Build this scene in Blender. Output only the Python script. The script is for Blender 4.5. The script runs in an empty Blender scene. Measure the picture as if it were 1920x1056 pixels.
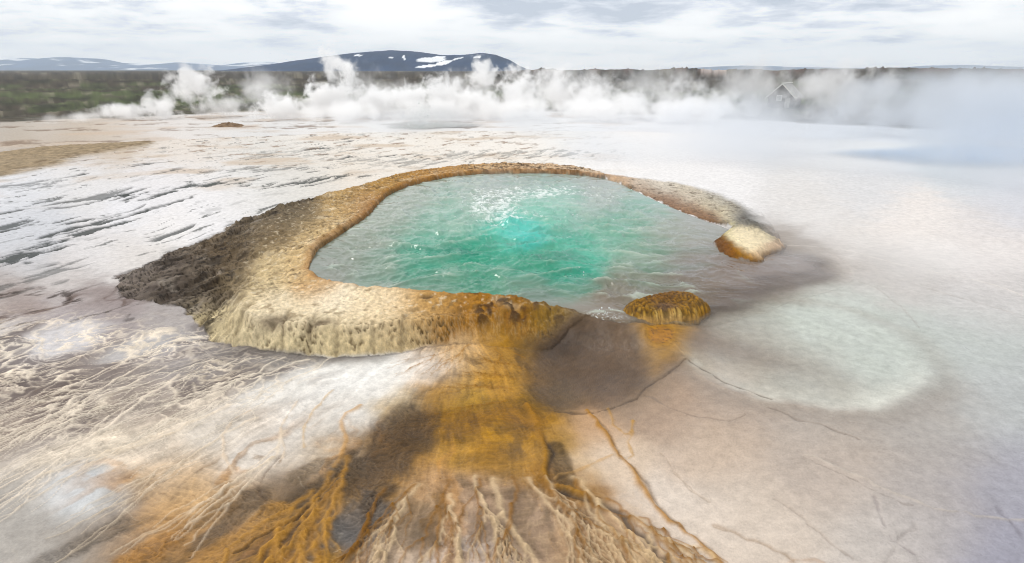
import bpy, math, random
import numpy as np
from math import radians

# ------------------------------------------------------------------ camera, sky, sun, exposure
scene = bpy.context.scene
CAM_H, PITCH, LENS = 1.75, 20.4, 20.0
FPX = LENS / 36.0 * 1920.0
cam_data = bpy.data.cameras.new('camera')
cam_data.lens = LENS; cam_data.sensor_width = 36.0
cam_data.clip_start = 0.05; cam_data.clip_end = 60000
cam = bpy.data.objects.new('camera', cam_data)
scene.collection.objects.link(cam)
cam.location = (0, 0, CAM_H)
cam.rotation_euler = (radians(90 - PITCH), 0, 0)
scene.camera = cam

SUN_EL, SUN_AZ = 48.0, -62.0          # azimuth from +Y towards +X
sun_data = bpy.data.lights.new('sun', 'SUN')
sun_data.energy = 1.5; sun_data.angle = radians(14); sun_data.color = (1.0, 0.96, 0.90)
sun = bpy.data.objects.new('sun', sun_data)
scene.collection.objects.link(sun)
sun.rotation_euler = (radians(90 - SUN_EL), 0, radians(180 - SUN_AZ))

world = bpy.data.worlds.new('World'); scene.world = world; world.use_nodes = True

def build_sky():
    nt = world.node_tree; N, L = nt.nodes, nt.links
    bg = N['Background']; bg.inputs[1].default_value = 0.1
    sky = N.new('ShaderNodeTexSky'); sky.sky_type = 'NISHITA'; sky.sun_disc = False
    sky.sun_elevation = radians(SUN_EL); sky.sun_rotation = radians(SUN_AZ)
    tc = N.new('ShaderNodeTexCoord')
    sep = N.new('ShaderNodeSeparateXYZ'); L.new(tc.outputs['Generated'], sep.inputs[0])
    def math_(op, a, b=None, clamp=False):
        n = N.new('ShaderNodeMath'); n.operation = op; n.use_clamp = clamp
        for i, v in enumerate((a, b)):
            if v is None: continue
            if isinstance(v, (int, float)): n.inputs[i].default_value = v
            else: L.new(v, n.inputs[i])
        return n.outputs[0]
    # clouds as layers seen from below: (azimuth, elevation) stretched sideways
    zz = math_('MAXIMUM', sep.outputs[2], 0.0)
    ax = math_('MULTIPLY', math_('ARCTAN2', sep.outputs[0], sep.outputs[1]), 3.4)
    az = math_('MULTIPLY', math_('POWER', zz, 0.75), 11.5)
    cmb = N.new('ShaderNodeCombineXYZ'); L.new(ax, cmb.inputs[0]); L.new(az, cmb.inputs[1])
    def noise(scale, detail, rough, off, dist=0.0):
        mp = N.new('ShaderNodeMapping'); mp.inputs['Location'].default_value = off
        L.new(cmb.outputs[0], mp.inputs[0])
        n = N.new('ShaderNodeTexNoise'); n.inputs['Scale'].default_value = scale
        n.inputs['Detail'].default_value = detail; n.inputs['Roughness'].default_value = rough
        n.inputs['Distortion'].default_value = dist
        L.new(mp.outputs[0], n.inputs['Vector']); return n.outputs[0]
    n1 = noise(1.9, 7, 0.55, (1.9, 0.2, 0), 0.25)
    n2 = noise(4.5, 6, 0.6, (7.3, 4.0, 0), 0.4)
    def band(x0, x1, lo, hi, sx):      # soft azimuth window * elevation ramp
        a = N.new('ShaderNodeMapRange'); a.interpolation_type = 'SMOOTHSTEP'
        a.inputs[1].default_value = x0 - sx; a.inputs[2].default_value = x0 + sx
        L.new(math_('ARCTAN2', sep.outputs[0], sep.outputs[1]), a.inputs[0])
        b = N.new('ShaderNodeMapRange'); b.interpolation_type = 'SMOOTHSTEP'
        b.inputs[1].default_value = x1 - sx; b.inputs[2].default_value = x1 + sx
        b.inputs[3].default_value = 1; b.inputs[4].default_value = 0
        L.new(math_('ARCTAN2', sep.outputs[0], sep.outputs[1]), b.inputs[0])
        c = N.new('ShaderNodeMapRange'); c.interpolation_type = 'SMOOTHSTEP'
        c.inputs[1].default_value = lo; c.inputs[2].default_value = hi
        L.new(zz, c.inputs[0])
        return math_('MULTIPLY', math_('MULTIPLY', a.outputs[0], b.outputs[0]), c.outputs[0])
    d_right = band(-0.08, 0.62, 0.045, 0.085, 0.10)
    d_left = band(-1.2, -0.28, 0.012, 0.06, 0.16)
    dark = math_('ADD', math_('MULTIPLY', d_right, 0.34), math_('MULTIPLY', d_left, 0.13))
    nsum = math_('ADD', math_('MULTIPLY', n1, 0.65), math_('MULTIPLY', n2, 0.35))
    t = math_('ADD', math_('MULTIPLY', math_('SUBTRACT', nsum, 0.47), 1.9), dark)
    ramp = N.new('ShaderNodeValToRGB'); L.new(t, ramp.inputs[0])
    e = ramp.color_ramp.elements
    e[0].position = 0.0; e[0].color = (13.2, 13.1, 12.9, 1)
    e[1].position = 0.46; e[1].color = (6.2, 6.8, 7.9, 1)
    m = e.new(0.17); m.color = (11.6, 11.7, 11.8, 1)
    m2 = e.new(0.31); m2.color = (8.6, 9.0, 9.9, 1)
    mix = N.new('ShaderNodeMix'); mix.data_type = 'RGBA'; mix.inputs[0].default_value = 0.93
    L.new(sky.outputs[0], mix.inputs[6]); L.new(ramp.outputs[0], mix.inputs[7])
    L.new(mix.outputs[2], bg.inputs[0])
build_sky()

scene.view_settings.view_transform = 'Standard'
scene.view_settings.look = 'None'
scene.view_settings.exposure = 0.0
scene.view_settings.gamma = 1.0
cy = scene.cycles
cy.max_bounces = 14; cy.diffuse_bounces = 2; cy.glossy_bounces = 2; cy.transmission_bounces = 2
cy.volume_bounces = 12; cy.transparent_max_bounces = 8
cy.use_denoising = True; cy.filter_width = 1.0
cy.volume_max_steps = 256
K = 1.22     # radiance of a level surface of albedo 1 under this sky and sun

# ------------------------------------------------------------------ numpy noise
rng = np.random.RandomState(7)
PERM = rng.permutation(4096).astype(np.int64)
PERM = np.concatenate([PERM, PERM])
ANG = rng.rand(4096) * 2 * np.pi
GX, GY = np.cos(ANG).astype(np.float32), np.sin(ANG).astype(np.float32)

def perlin(x, y, seed=0):
    x = x + seed * 17.31; y = y - seed * 9.77
    xf = np.floor(x); yf = np.floor(y)
    xi = xf.astype(np.int64) & 4095; yi = yf.astype(np.int64) & 4095
    fx = (x - xf).astype(np.float32); fy = (y - yf).astype(np.float32)
    u = fx * fx * fx * (fx * (fx * 6 - 15) + 10); v = fy * fy * fy * (fy * (fy * 6 - 15) + 10)
    x1 = (xi + 1) & 4095; y1 = (yi + 1) & 4095
    pa, pb = PERM[xi], PERM[x1]
    h00, h10 = PERM[pa + yi], PERM[pb + yi]
    h01, h11 = PERM[pa + y1], PERM[pb + y1]
    n00 = GX[h00] * fx + GY[h00] * fy
    n10 = GX[h10] * (fx - 1) + GY[h10] * fy
    n01 = GX[h01] * fx + GY[h01] * (fy - 1)
    n11 = GX[h11] * (fx - 1) + GY[h11] * (fy - 1)
    a = n00 + u * (n10 - n00); b = n01 + u * (n11 - n01)
    return (a + v * (b - a)) * 1.45

def fbm(x, y, octv=4, seed=0, gain=0.5, lac=2.03):
    s = 0; a = 1.0; t = 0
    for i in range(octv):
        s = s + a * perlin(x, y, seed + i * 3); t += a
        x = x * lac + 3.1; y = y * lac - 1.7; a *= gain
    return s / t

def ridged(x, y, octv=4, seed=0, gain=0.5, lac=2.07):
    s = 0; a = 1.0; t = 0
    for i in range(octv):
        n = 1 - np.abs(perlin(x, y, seed + i * 3)) * 1.6
        s = s + a * n * np.abs(n); t += a
        x = x * lac + 3.1; y = y * lac - 1.7; a *= gain
    return s / t

def cells(x, y, seed=0):
    """distance to the nearest cell wall and a random number per cell"""
    x = x + seed * 31.7; y = y + seed * 11.3
    xi = np.floor(x).astype(np.int64); yi = np.floor(y).astype(np.int64)
    f1 = np.full(x.shape, 9.0, np.float32); f2 = f1.copy(); rid = np.zeros(x.shape, np.float32)
    for dx in (-1, 0, 1):
        for dy in (-1, 0, 1):
            cx, cyy = xi + dx, yi + dy
            h = PERM[PERM[cx & 4095] + (cyy & 4095)]
            px = cx + 0.5 + 0.42 * GX[h]; py = cyy + 0.5 + 0.42 * GY[h]
            d = np.sqrt((px - x) ** 2 + (py - y) ** 2).astype(np.float32)
            new = d < f1
            f2 = np.where(new, f1, np.minimum(f2, d))
            rid = np.where(new, h / 4096.0, rid)
            f1 = np.where(new, d, f1)
    return f2 - f1, f1, rid

def sstep(a, b, x):
    t = np.clip((x - a) / (b - a), 0, 1); return t * t * (3 - 2 * t)
def sat(x): return np.clip(x, 0, 1)
def lerp(a, b, t): return a + (b - a) * t

# ------------------------------------------------------------------ survey: photo point -> place on the ground
CP, SP = math.cos(radians(PITCH)), math.sin(radians(PITCH))
HOR_Y = 528 - FPX * math.tan(radians(PITCH))

def ray(px, py):
    a = (px - 960.0); b = (528.0 - py)
    return a, FPX * CP + b * SP, -FPX * SP + b * CP

POOL = (0.1, 6.2)
EDGE_PX = np.array([-400, 0, 200, 330, 460, 560, 800, 1000, 1250, 1450, 1700, 2300], float)
EDGE_PY = np.array([236, 228, 222, 214, 209, 207, 205, 208, 216, 226, 240, 250], float)

def edge_radius(az):
    """how far the white plateau reaches in each direction"""
    az = np.clip(az, -1.2, 1.2)
    pe = 960 + np.tan(az) * FPX / CP
    v = np.interp(pe, EDGE_PX, EDGE_PY)
    yd = (CAM_H + 0.1) / np.tan(np.arctan((v - 528) / FPX) + radians(PITCH))
    return yd / np.cos(az)

def z_base(x, y):
    """the lie of the land before rims, ridges and stones"""
    x = np.asarray(x, float); y = np.asarray(y, float)
    d = (x - POOL[0]) * -0.62 + (y - POOL[1]) * -0.78
    z = -0.03 - 0.14 * sstep(0.75, 2.6, d) * (1 - 0.65 * sstep(0.55, 1.5, x)) - 0.07 * sstep(10, 14, y)
    r = np.hypot(x, y)
    az = np.arctan2(x, np.maximum(y, 0.01))
    red = edge_radius(az)
    z = z - 4.2 * sstep(0.0, 1.0, (r - red) / 45.0) * (r > red)
    return z

def G(px, py, z=None):
    px = np.asarray(px, float); py = np.asarray(py, float)
    dx, dy, dz = ray(px, py)
    dz = np.minimum(dz, -1.0)
    zz = np.zeros_like(px) if z is None else np.full_like(px, z)
    for i in range(1 if z is not None else 12):
        t = (CAM_H - zz) / -dz
        x, y = dx * t, dy * t
        if z is None: zz = z_base(x, y)
    return x, y

def project(x, y, z):
    dz = z - CAM_H
    dep = y * CP - dz * SP; up = y * SP + dz * CP
    dep = np.maximum(dep, 0.05)
    return 960 + x / dep * FPX, 528 - up / dep * FPX

def poly(pts, z=None):
    p = np.array(pts, float); x, y = G(p[:, 0], p[:, 1], z)
    return np.stack([x, y], 1)

def smooth_poly(P, closed=True, n=4):
    P = np.asarray(P)
    if closed: A = np.concatenate([P[-1:], P, P[:2]])
    else: A = np.concatenate([P[:1], P, P[-1:]])
    out = []
    for i in range(1, len(A) - 2):
        p0, p1, p2, p3 = A[i - 1], A[i], A[i + 1], A[i + 2]
        for k in range(n):
            t = k / n
            out.append(0.5 * (2 * p1 + (p2 - p0) * t + (2 * p0 - 5 * p1 + 4 * p2 - p3) * t * t + (3 * p1 - p0 - 3 * p2 + p3) * t ** 3))
    if not closed: out.append(P[-1])
    return np.array(out)

def line_dist(P, x, y, margin):
    """distance to a polyline and the run along it (0..1); far points return 9"""
    out = np.full(x.shape, 9.0); run = np.zeros(x.shape)
    lo, hi = P.min(0) - margin, P.max(0) + margin
    m = (x > lo[0]) & (x < hi[0]) & (y > lo[1]) & (y < hi[1])
    if not m.any(): return out, run
    xs, ys = x[m], y[m]; d = np.full(xs.shape, 81.0); rr = np.zeros(xs.shape)
    for i in range(len(P) - 1):
        a, b = P[i], P[i + 1]; e = b - a; l2 = max(e @ e, 1e-12)
        t = np.clip(((xs - a[0]) * e[0] + (ys - a[1]) * e[1]) / l2, 0, 1)
        dd = (xs - a[0] - t * e[0]) ** 2 + (ys - a[1] - t * e[1]) ** 2
        nw = dd < d; d = np.where(nw, dd, d); rr = np.where(nw, (i + t) / (len(P) - 1), rr)
    out[m] = np.sqrt(d); run[m] = rr
    return out, run

def poly_dist(P, x, y, margin=1.0):
    """signed distance, negative inside"""
    C = np.concatenate([P, P[:1]])
    d, _ = line_dist(C, x, y, margin)
    lo, hi = P.min(0), P.max(0)
    m = (x > lo[0]) & (x < hi[0]) & (y > lo[1]) & (y < hi[1])
    xs, ys = x[m], y[m]; ins = np.zeros(xs.shape, bool)
    for i in range(len(P)):
        a, b = C[i], C[i + 1]
        if a[1] == b[1]: continue
        c = ((a[1] > ys) != (b[1] > ys)) & (xs < (b[0] - a[0]) * (ys - a[1]) / (b[1] - a[1]) + a[0])
        ins ^= c
    full = np.zeros(x.shape, bool); full[m] = ins
    return np.where(full, -d, d)

def lin(hexs):
    c = np.array([int(hexs[i:i + 2], 16) / 255.0 for i in (0, 2, 4)])
    return np.where(c <= 0.04045, c / 12.92, ((c + 0.055) / 1.055) ** 2.4)

class ColourMap:
    """surface colours surveyed at single points, blended between them"""
    def __init__(self, text, gain=1.0, wid=0.62):
        self.p, self.c = [], []
        for t in text.split():
            a, b, h = t.split(',')
            self.p.append((float(a), float(b))); self.c.append(lin(h) / K * gain)
        self.p = np.array(self.p); self.c = np.clip(np.array(self.c), 0, 0.86)
        self.f = self.feat(self.p[:, 0], self.p[:, 1])
        D = np.hypot(self.f[:, None, 0] - self.f[None, :, 0], self.f[:, None, 1] - self.f[None, :, 1])
        D.sort(1); self.s = np.maximum(D[:, 1:4].mean(1) * wid, 0.01)
    @staticmethod
    def feat(px, py):
        return np.stack([px / 1000.0, py / 1000.0 * (1 + 0.0 * px)], -1)
    def __call__(self, px, py):
        f = self.feat(px, py)
        acc = np.zeros(px.shape + (3,)); w = np.full(px.shape, 1e-9)
        for q, c, s in zip(self.f, self.c, self.s):
            d2 = ((f[..., 0] - q[0]) ** 2 + ((f[..., 1] - q[1]) * 1.35) ** 2) / (s * s)
            k = np.exp(-d2 * 0.8) + 0.002 / (1 + d2 * d2)
            k = k / (s ** 0.0)
            acc += k[..., None] * c; w += k
        return acc / w[..., None]

# ------------------------------------------------------------------ the survey itself
P_WATER = smooth_poly(poly([(580,512),(585,490),(600,466),(640,440),(690,405),(712,380),(735,362),(780,345),(850,331),(920,326),(1000,325),
    (1080,328),(1145,338),(1200,363),(1260,390),(1310,410),(1350,424),(1440,455),(1560,470),(1600,520),(1480,560),(1340,600),(1240,600),(1165,600),
    (1120,592),(1070,582),(1000,572),(950,566),(900,562),(850,561),(800,553),(720,547),(660,540),(610,530)], 0.0))
OPEN_SHORE = smooth_poly(poly([(1440,455),(1560,470),(1600,520),(1480,560),(1400,588),(1340,604),(1300,622)], 0.0), closed=False)
E_WATER = smooth_poly(poly([(1165,600),(1120,592),(1070,582),(1000,572),(950,566),(900,562),(850,561),(800,553),(720,547),(660,540),(610,530),
    (580,512),(585,490),(600,466),(640,440),(690,405),(712,380),(735,362),(780,345),(850,331),(920,326),(1000,325),
    (1080,328),(1145,338),(1200,363),(1260,390),(1310,410),(1350,424)], 0.0), closed=False)
P_RIM = smooth_poly(poly([(1205,352),(1150,331),(1080,316),(1000,312),(930,311),(850,315),(760,326),(680,347),(600,368),(540,383),(470,408),(400,438),(330,468),
    (262,498),(214,528),(236,562),(300,572),(345,578),(352,600),(420,640),(500,658),(600,670),(700,667),(780,657),(830,648),(900,646),(970,655),(1030,652),
    (1065,625),(1120,596),(1080,570),(1000,500),(1000,420),(1080,370),(1180,362)]))
P_LEDGE = smooth_poly(poly([(1130,326),(1200,334),(1260,341),(1320,354),(1370,370),(1420,396),(1452,428),(1458,452),(1478,462),(1440,482),(1428,498),
    (1380,492),(1342,474),(1338,456),(1358,442),(1368,432),(1345,422),(1300,410),(1255,390),(1205,366),(1165,350),(1135,338)]))
P_ISLAND = smooth_poly(poly([(1163,592),(1176,576),(1225,562),(1270,558),(1305,563),(1328,574),(1334,584),(1318,594),(1304,604),(1262,610),(1226,616),
    (1195,609),(1170,601)]))
C_BASIN = (1.93, 3.58, 0.83)

GROUND = ColourMap("""
0,231,b5b0aa 100,232,cbc5bf 250,224,d6d0cb 450,222,dcdad8 700,220,ebebeb 1000,222,efefef 1300,232,ececee 1600,250,dfe3e8 1850,262,d0d8de
30,258,b8a894 120,256,b7a48d 200,258,c3b3a0 350,262,dfd9d4 600,250,e6e4e2 900,250,ebe9e7 1200,262,ececee 1500,275,dcdee2 1850,330,d3d7dd 150,330,dcdcdf
20,350,dcdee4 300,330,dfdee1 300,350,e3e3e8 550,320,dad8d5 800,290,e6e2dd 950,295,e8e3dd 650,290,e2dcd5 1300,320,e7e7ea 1600,350,d9dade 1900,380,d6d7de
50,420,ced1d8 250,400,e2e3e9 400,370,e6e6ea 480,350,dcdcdc 1550,400,dddbdb 1850,420,dcd9da 1500,360,dddcdd
60,490,cbccd1 180,470,dddcdf 300,420,e6e5e7 1600,460,dcd9d8 1850,480,e0dcdc 1720,440,e5e1e0
30,540,b8b2b1 50,575,9d8f8b 180,560,988d8b 120,520,cdc9c9 250,480,dad7d6 130,600,b5afb2
1470,500,9f968f 1560,505,b6b0ac 1700,520,c8c5c4 1850,560,cdcbcc 1640,500,c2bebc
1380,560,8f857b 1440,590,a8a79f 1500,600,c3cac5 1620,640,c1c7c3 1450,665,a89f96 1400,640,a59c92 1520,690,b0aca5 1700,660,c0c6c3 1570,570,c8cecb
1820,650,bec4c3 1900,750,bbbfc1 1750,800,b4b0ad 1550,790,b6aea7 1400,760,b3a59a 1250,760,b19d8d 1150,860,d8c7b6 1350,850,c8b8aa 1550,880,beb3ab 1750,900,b5afad
1900,900,aaaab5 1880,1040,a4a4b2 1650,1020,c6c0bc 1450,1020,d3c8be 1250,970,dbd1c8 1400,930,cec3b9 1330,1000,d8cdc3 1750,1000,b8b4b5
1130,690,6e5d4b 1050,745,77643f 1220,655,8a765f 1190,730,85735f 1060,680,68563f 1120,640,75644f
60,640,d3cfd0 200,595,aaa2a3 120,740,7d716d 30,800,a3968e 60,770,8a7d78 220,690,a39a96 250,740,b5aaa3 330,650,b3aeae 420,690,8f8885 480,680,989390 520,690,aaa6a4 600,725,e6e5e3 700,715,eae9e7 450,760,d9cdc2
300,830,e0d4c6 100,880,d6cfc8 150,930,d3d7db 60,1000,b8b4b0 190,1000,9c938a 450,850,d9cfc4 550,800,dedad6 620,850,c9b8a3 650,770,dfdcd8
350,920,cfae85 300,1010,b58d5c 450,960,b2946f 450,1040,ac8050 560,930,85705a 690,890,77644e 570,1010,a8803f 640,1000,7a7068 680,1000,8f8c8c 780,825,6b563a 750,765,c9b492
880,700,cba56d 950,720,b98a3a 900,780,a3751f 830,800,9a7026 980,800,a8781f 870,860,bd9146 960,870,b08540 1030,900,a0722a 1080,940,9c7440 800,920,bb9770 900,960,b59a82
780,1000,c2ab93 1000,1000,bba28b 1110,1010,b3906a 880,1040,c5bab4 740,950,b8966c 1180,1030,bd9d7a 1060,830,bd9d68 1110,800,c4a588 1080,880,d2bda3
800,690,e5dbd2 850,670,cfae82 820,740,b58a44 760,800,8a6630 770,870,9c7436 720,920,a67c3c 680,985,9a7440 1040,820,ab7f32 1065,895,a47634 1000,760,8f6a24 930,690,c09040 880,745,b08a3a 860,800,8d6620 940,820,b8892f 910,850,a8792c 700,840,8a6a3e 640,930,a8803f 520,1010,a8793c 620,960,8f7144 1000,690,8f6d35 1010,740,94702c 740,700,eae8e5
""")  # white points in front of the mound paint in wet sheen
RIM = ColourMap("""
450,640,dccdaa 560,645,dacaa4 660,645,d8c59c 760,635,d6bf94 400,605,cdbd98 500,575,ebdcc0 620,565,f2e6cf 720,572,ecd8b6 560,590,e6d6b8 670,590,ead8b8 800,580,c79c5d 880,590,ad7b34 850,630,b07f3c
960,600,a0722a 1040,600,a98640 1000,635,94691f 560,500,dcbd8c 590,540,d3ab78 520,500,d8c39a 480,545,cdb990 430,530,8d7c62 380,545,5d5245 300,555,564b41 250,520,8a807b
350,500,64584c 420,470,77664f 500,440,8d795a 560,405,8c7a5c 640,420,cdb184 600,450,d6bb8c 690,390,b68d66 650,380,c1a16b 720,350,bd9656 800,333,b8873f 900,320,c39a64
1000,318,d2b08a 1100,326,d8c0a6 540,388,756a5a 470,412,6f6454 1085,590,8c7448 920,640,a87d36
""")
LEDGE = ColourMap("""
1160,342,c8ab90 1200,360,a0826a 1230,372,94745c 1260,384,957560 1290,398,9a7a62 1320,408,97775e 1345,418,8a6c52 1200,342,d8d2c9 1240,352,d6d0c6 1290,366,cfc7ba 1330,382,d0c6b2 1360,400,d9cfb8
1400,408,6d6b66 1430,425,66655f 1375,392,a9a59c 1340,370,b9b6af 1385,425,9a968c 1440,440,85837c 1380,440,e9dfc0 1365,425,d8d0a8
1405,458,efe2c6 1390,450,efe3c6 1425,462,e8d8bc 1352,462,85591a 1372,478,9c6a1e 1395,487,a87a2c 1425,478,dcc3a6 1415,492,9a7440 1450,462,dcc5ae 1342,470,6f4d18
""")
ISLAND = ColourMap("""
1240,560,8a6320 1200,578,96702a 1290,570,8f6930 1240,585,a88545 1250,600,c7ad80 1220,605,b9964c 1310,590,b58e4a 1175,592,9c7834
""")
WATER = ColourMap("""
600,510,8f938a 650,470,9aa095 720,420,a3ab9f 780,370,a9b0a6 700,520,8ba394 800,500,5fa189 800,450,86b5a2 850,400,9bbfae 900,350,b3bcb4 1000,340,adb8b0 1100,350,b5bab4
900,480,3c9a7e 940,450,3fc0a4 970,442,35d5cc 1000,400,7cc8b0 1050,380,8fc9b5 1000,500,2a9678 1060,512,0f8c70 1080,480,55b89d 1080,540,7aa694 1150,450,86b8a3 1200,400,a5bdb0
1200,480,9aaa9b 1250,430,adb3a8 1290,430,aaa9a0 1200,545,8d8a7e 1290,500,96918a 1300,540,84796d 1350,520,897d72 1420,520,877b72 900,535,6f9f88 800,540,86988a
1000,560,8f948a 1100,570,9a9186 1150,590,85786a 700,545,9aa096 620,525,989a90 1500,520,958b83 1570,510,b0a9a5
""", 0.80)

# ------------------------------------------------------------------ mesh helpers
def new_mat(name):
    m = bpy.data.materials.new(name); m.use_nodes = True
    return m, m.node_tree.nodes, m.node_tree.links

def link(o):
    scene.collection.objects.link(o); return o

def tag(o, label=None, cat=None, group=None, kind=None):
    if label: o['label'] = label
    if cat: o['category'] = cat
    if group: o['group'] = group
    if kind: o['kind'] = kind
    return o

def mesh_from(name, co, quads, mat, col=None, wet=None, smooth=True, parent=None):
    """quads: (n,4) or (n,3) int array; unused vertices dropped"""
    quads = np.asarray(quads); k = quads.shape[1]
    used, inv = np.unique(quads.ravel(), return_inverse=True); USED[0] = used
    co = np.asarray(co, np.float32)[used]; q = inv.astype(np.int32)
    me = bpy.data.meshes.new(name)
    me.vertices.add(len(co)); me.vertices.foreach_set('co', co.ravel())
    me.loops.add(len(q)); me.loops.foreach_set('vertex_index', q)
    n = len(q) // k
    me.polygons.add(n); me.polygons.foreach_set('loop_start', np.arange(0, n * k, k, dtype=np.int32))
    if smooth: me.polygons.foreach_set('use_smooth', np.ones(n, bool))
    if col is not None:
        a = me.attributes.new('tint', 'FLOAT_COLOR', 'POINT')
        c = np.ones((len(co), 4), np.float32); c[:, :3] = col[used]; a.data.foreach_set('color', c.ravel())
    if wet is not None:
        a = me.attributes.new('wet', 'FLOAT', 'POINT'); a.data.foreach_set('value', wet[used].astype(np.float32))
    me.update(calc_edges=True); me.validate()
    o = bpy.data.objects.new(name, me)
    if mat: me.materials.append(mat)
    if parent: o.parent = parent
    return link(o)

USED = [None]
def cover(o, vals):
    a = o.data.attributes.new('cover', 'FLOAT', 'POINT'); a.data.foreach_set('value', np.asarray(vals, np.float32))

def ground_material(name, bump=0.35, fine=90.0, grain=0.22):
    m, N, L = new_mat(name); b = N['Principled BSDF']
    at = N.new('ShaderNodeAttribute'); at.attribute_name = 'tint'
    wt = N.new('ShaderNodeAttribute'); wt.attribute_name = 'wet'
    geo = N.new('ShaderNodeNewGeometry')
    n1 = N.new('ShaderNodeTexNoise'); n1.inputs['Scale'].default_value = fine; n1.inputs['Detail'].default_value = 4; n1.inputs['Roughness'].default_value = 0.65
    n2 = N.new('ShaderNodeTexNoise'); n2.inputs['Scale'].default_value = fine * 0.22; n2.inputs['Detail'].default_value = 3
    for n in (n1, n2): L.new(geo.outputs['Position'], n.inputs['Vector'])
    add = N.new('ShaderNodeMath'); add.operation = 'ADD'; L.new(n1.outputs[0], add.inputs[0]); L.new(n2.outputs[0], add.inputs[1])
    mr = N.new('ShaderNodeMapRange'); mr.inputs[1].default_value = 0.7; mr.inputs[2].default_value = 1.3
    mr.inputs[3].default_value = 1 - grain; mr.inputs[4].default_value = 1 + grain; L.new(add.outputs[0], mr.inputs[0])
    mul = N.new('ShaderNodeMix'); mul.data_type = 'RGBA'; mul.blend_type = 'MULTIPLY'; mul.inputs[0].default_value = 1
    L.new(at.outputs['Color'], mul.inputs[6]); L.new(mr.outputs[0], mul.inputs[7]); L.new(mul.outputs[2], b.inputs['Base Color'])
    rr = N.new('ShaderNodeMapRange'); rr.inputs[3].default_value = 0.85; rr.inputs[4].default_value = 0.22; L.new(wt.outputs['Fac'], rr.inputs[0])
    L.new(rr.outputs[0], b.inputs['Roughness'])
    sp = N.new('ShaderNodeMapRange'); sp.inputs[3].default_value = 0.15; sp.inputs[4].default_value = 0.5; L.new(wt.outputs['Fac'], sp.inputs[0])
    L.new(sp.outputs[0], b.inputs['Specular IOR Level'])
    bp = N.new('ShaderNodeBump'); bp.inputs['Strength'].default_value = bump; bp.inputs['Distance'].default_value = 0.012
    L.new(add.outputs[0], bp.inputs['Height']); L.new(bp.outputs[0], b.inputs['Normal'])
    return m

# ------------------------------------------------------------------ the ground sheet: a fan, finer towards the viewer
NC, APEX = 1600, -2.2
th = np.radians(np.concatenate([np.linspace(-60, 60, NC), np.linspace(64, 296, 59)]))
vrow = np.arange(1190, HOR_Y + 3.5, -1.0)
Drow = CAM_H / np.tan(np.arctan((vrow - 528) / FPX) + radians(PITCH))
rrow = np.concatenate([[0.02, 0.8, 1.6, 2.4, 2.9], Drow - APEX, [1500, 2500, 5000, 9000, 20000]])
R, T = np.meshgrid(rrow, th, indexing='ij')
gx = (R * np.sin(T)).ravel(); gy = (R * np.cos(T) + APEX).ravel()
NR, NT = R.shape
zb = z_base(gx, gy)
rcam = np.hypot(gx, gy); azim = np.arctan2(gx, gy)
near = (rcam < 40) & (gy > -1)
px0, py0 = project(gx, gy, zb)

dW = np.full(gx.shape, 9.0); inW = np.zeros(gx.shape, bool)
nm = np.where((rcam < 19) & (gy > 0.5))[0]
X, Y = gx[nm], gy[nm]
wob = 0.018 * fbm(X * 6, Y * 6, 3, 11)            # uneven edges
sW = poly_dist(P_WATER, X, Y, 3.0) ; dE, _ = line_dist(E_WATER, X, Y, 3.0)
dEs = np.where(sW < 0, -dE, dE) + wob + 0.045 * fbm(X * 2.6, Y * 2.6, 3, 17) * sstep(4.3, 4.8, Y) + 0.02 * fbm(X * 9, Y * 9, 2, 18)
leftw = sstep(-1.2, -2.2, X)
sR = poly_dist(P_RIM, X, Y, 3.0) + wob * 2.0 + leftw * 0.16 * fbm(X * 2.3, Y * 2.3, 5, 12, 0.6) * sstep(0.8, 0.0, np.abs(X * 0 + 0.1))
sL = poly_dist(P_LEDGE, X, Y, 2.0) + wob * 0.8 + 0.07 * fbm(X * 2.2, Y * 2.2, 5, 13, 0.6) * sstep(0.1, 0.4, dE)
sI = poly_dist(P_ISLAND, X, Y, 2.0) + wob * 0.6 + 0.035 * fbm(X * 5, Y * 5, 4, 16)

ZB = zb[nm]
# ---- front/left weights
front = sstep(5.0, 4.2, Y) * sstep(-2.6, -1.6, X)
orangew = sstep(-0.55, 0.1, X) * sstep(5.0, 4.2, Y)
slope = lerp(0.15, 1.6, front); slope = lerp(slope, 0.38, orangew)
slope = np.where(Y > 7.5, 0.35, slope)
lip = 0.008 + 0.048 * np.sqrt(sat(dEs / 0.07)) - 0.030 * sat((dEs - 0.07) / 0.25)
lip = lip * (1 - 0.6 * orangew * sstep(0.0, 0.6, X))
face = ZB + slope * np.maximum(-sR, 0) * (1 + 0.25 * fbm(X * 3, Y * 3, 2, 5))
kk = 0.014
hh = np.clip(0.5 + 0.5 * (lip - face) / kk, 0, 1)
rimh = lerp(lip, face, hh) - kk * hh * (1 - hh)
on_rim = (sR < 0) & (dEs > -0.004) & ((sW > 0) | (dE < 0.05))
dOpenG, _ = line_dist(OPEN_SHORE, X, Y, 2.5)
deep = sstep(0.5, 1.7, dOpenG)
floor = lerp(ZB - 0.01, -0.45, deep)
h = ZB.copy()
inside = (sW < 0)
h = np.where(inside, np.maximum(floor, np.minimum(ZB, 0.015 + dEs * 2.2)), h)
h = np.where((sR < 0) & (~inside), np.maximum(ZB, rimh), h)
# soft foot where the pool shore meets the land at the right
LIP = smooth_poly(poly([(1062,583),(1090,590),(1120,595),(1150,601),(1175,606),(1192,610)], 0.0), closed=False)
dLip, _ = line_dist(LIP, X, Y, 1.0)
dLip = dLip + 0.035 * fbm(X * 7, Y * 7, 4, 14)
h = np.where(dLip < 0.5, np.maximum(h, 0.0 - 0.40 * np.maximum(dLip - 0.02, 0) + 0.01 * fbm(X * 11, Y * 11, 3, 15)), h)
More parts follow.
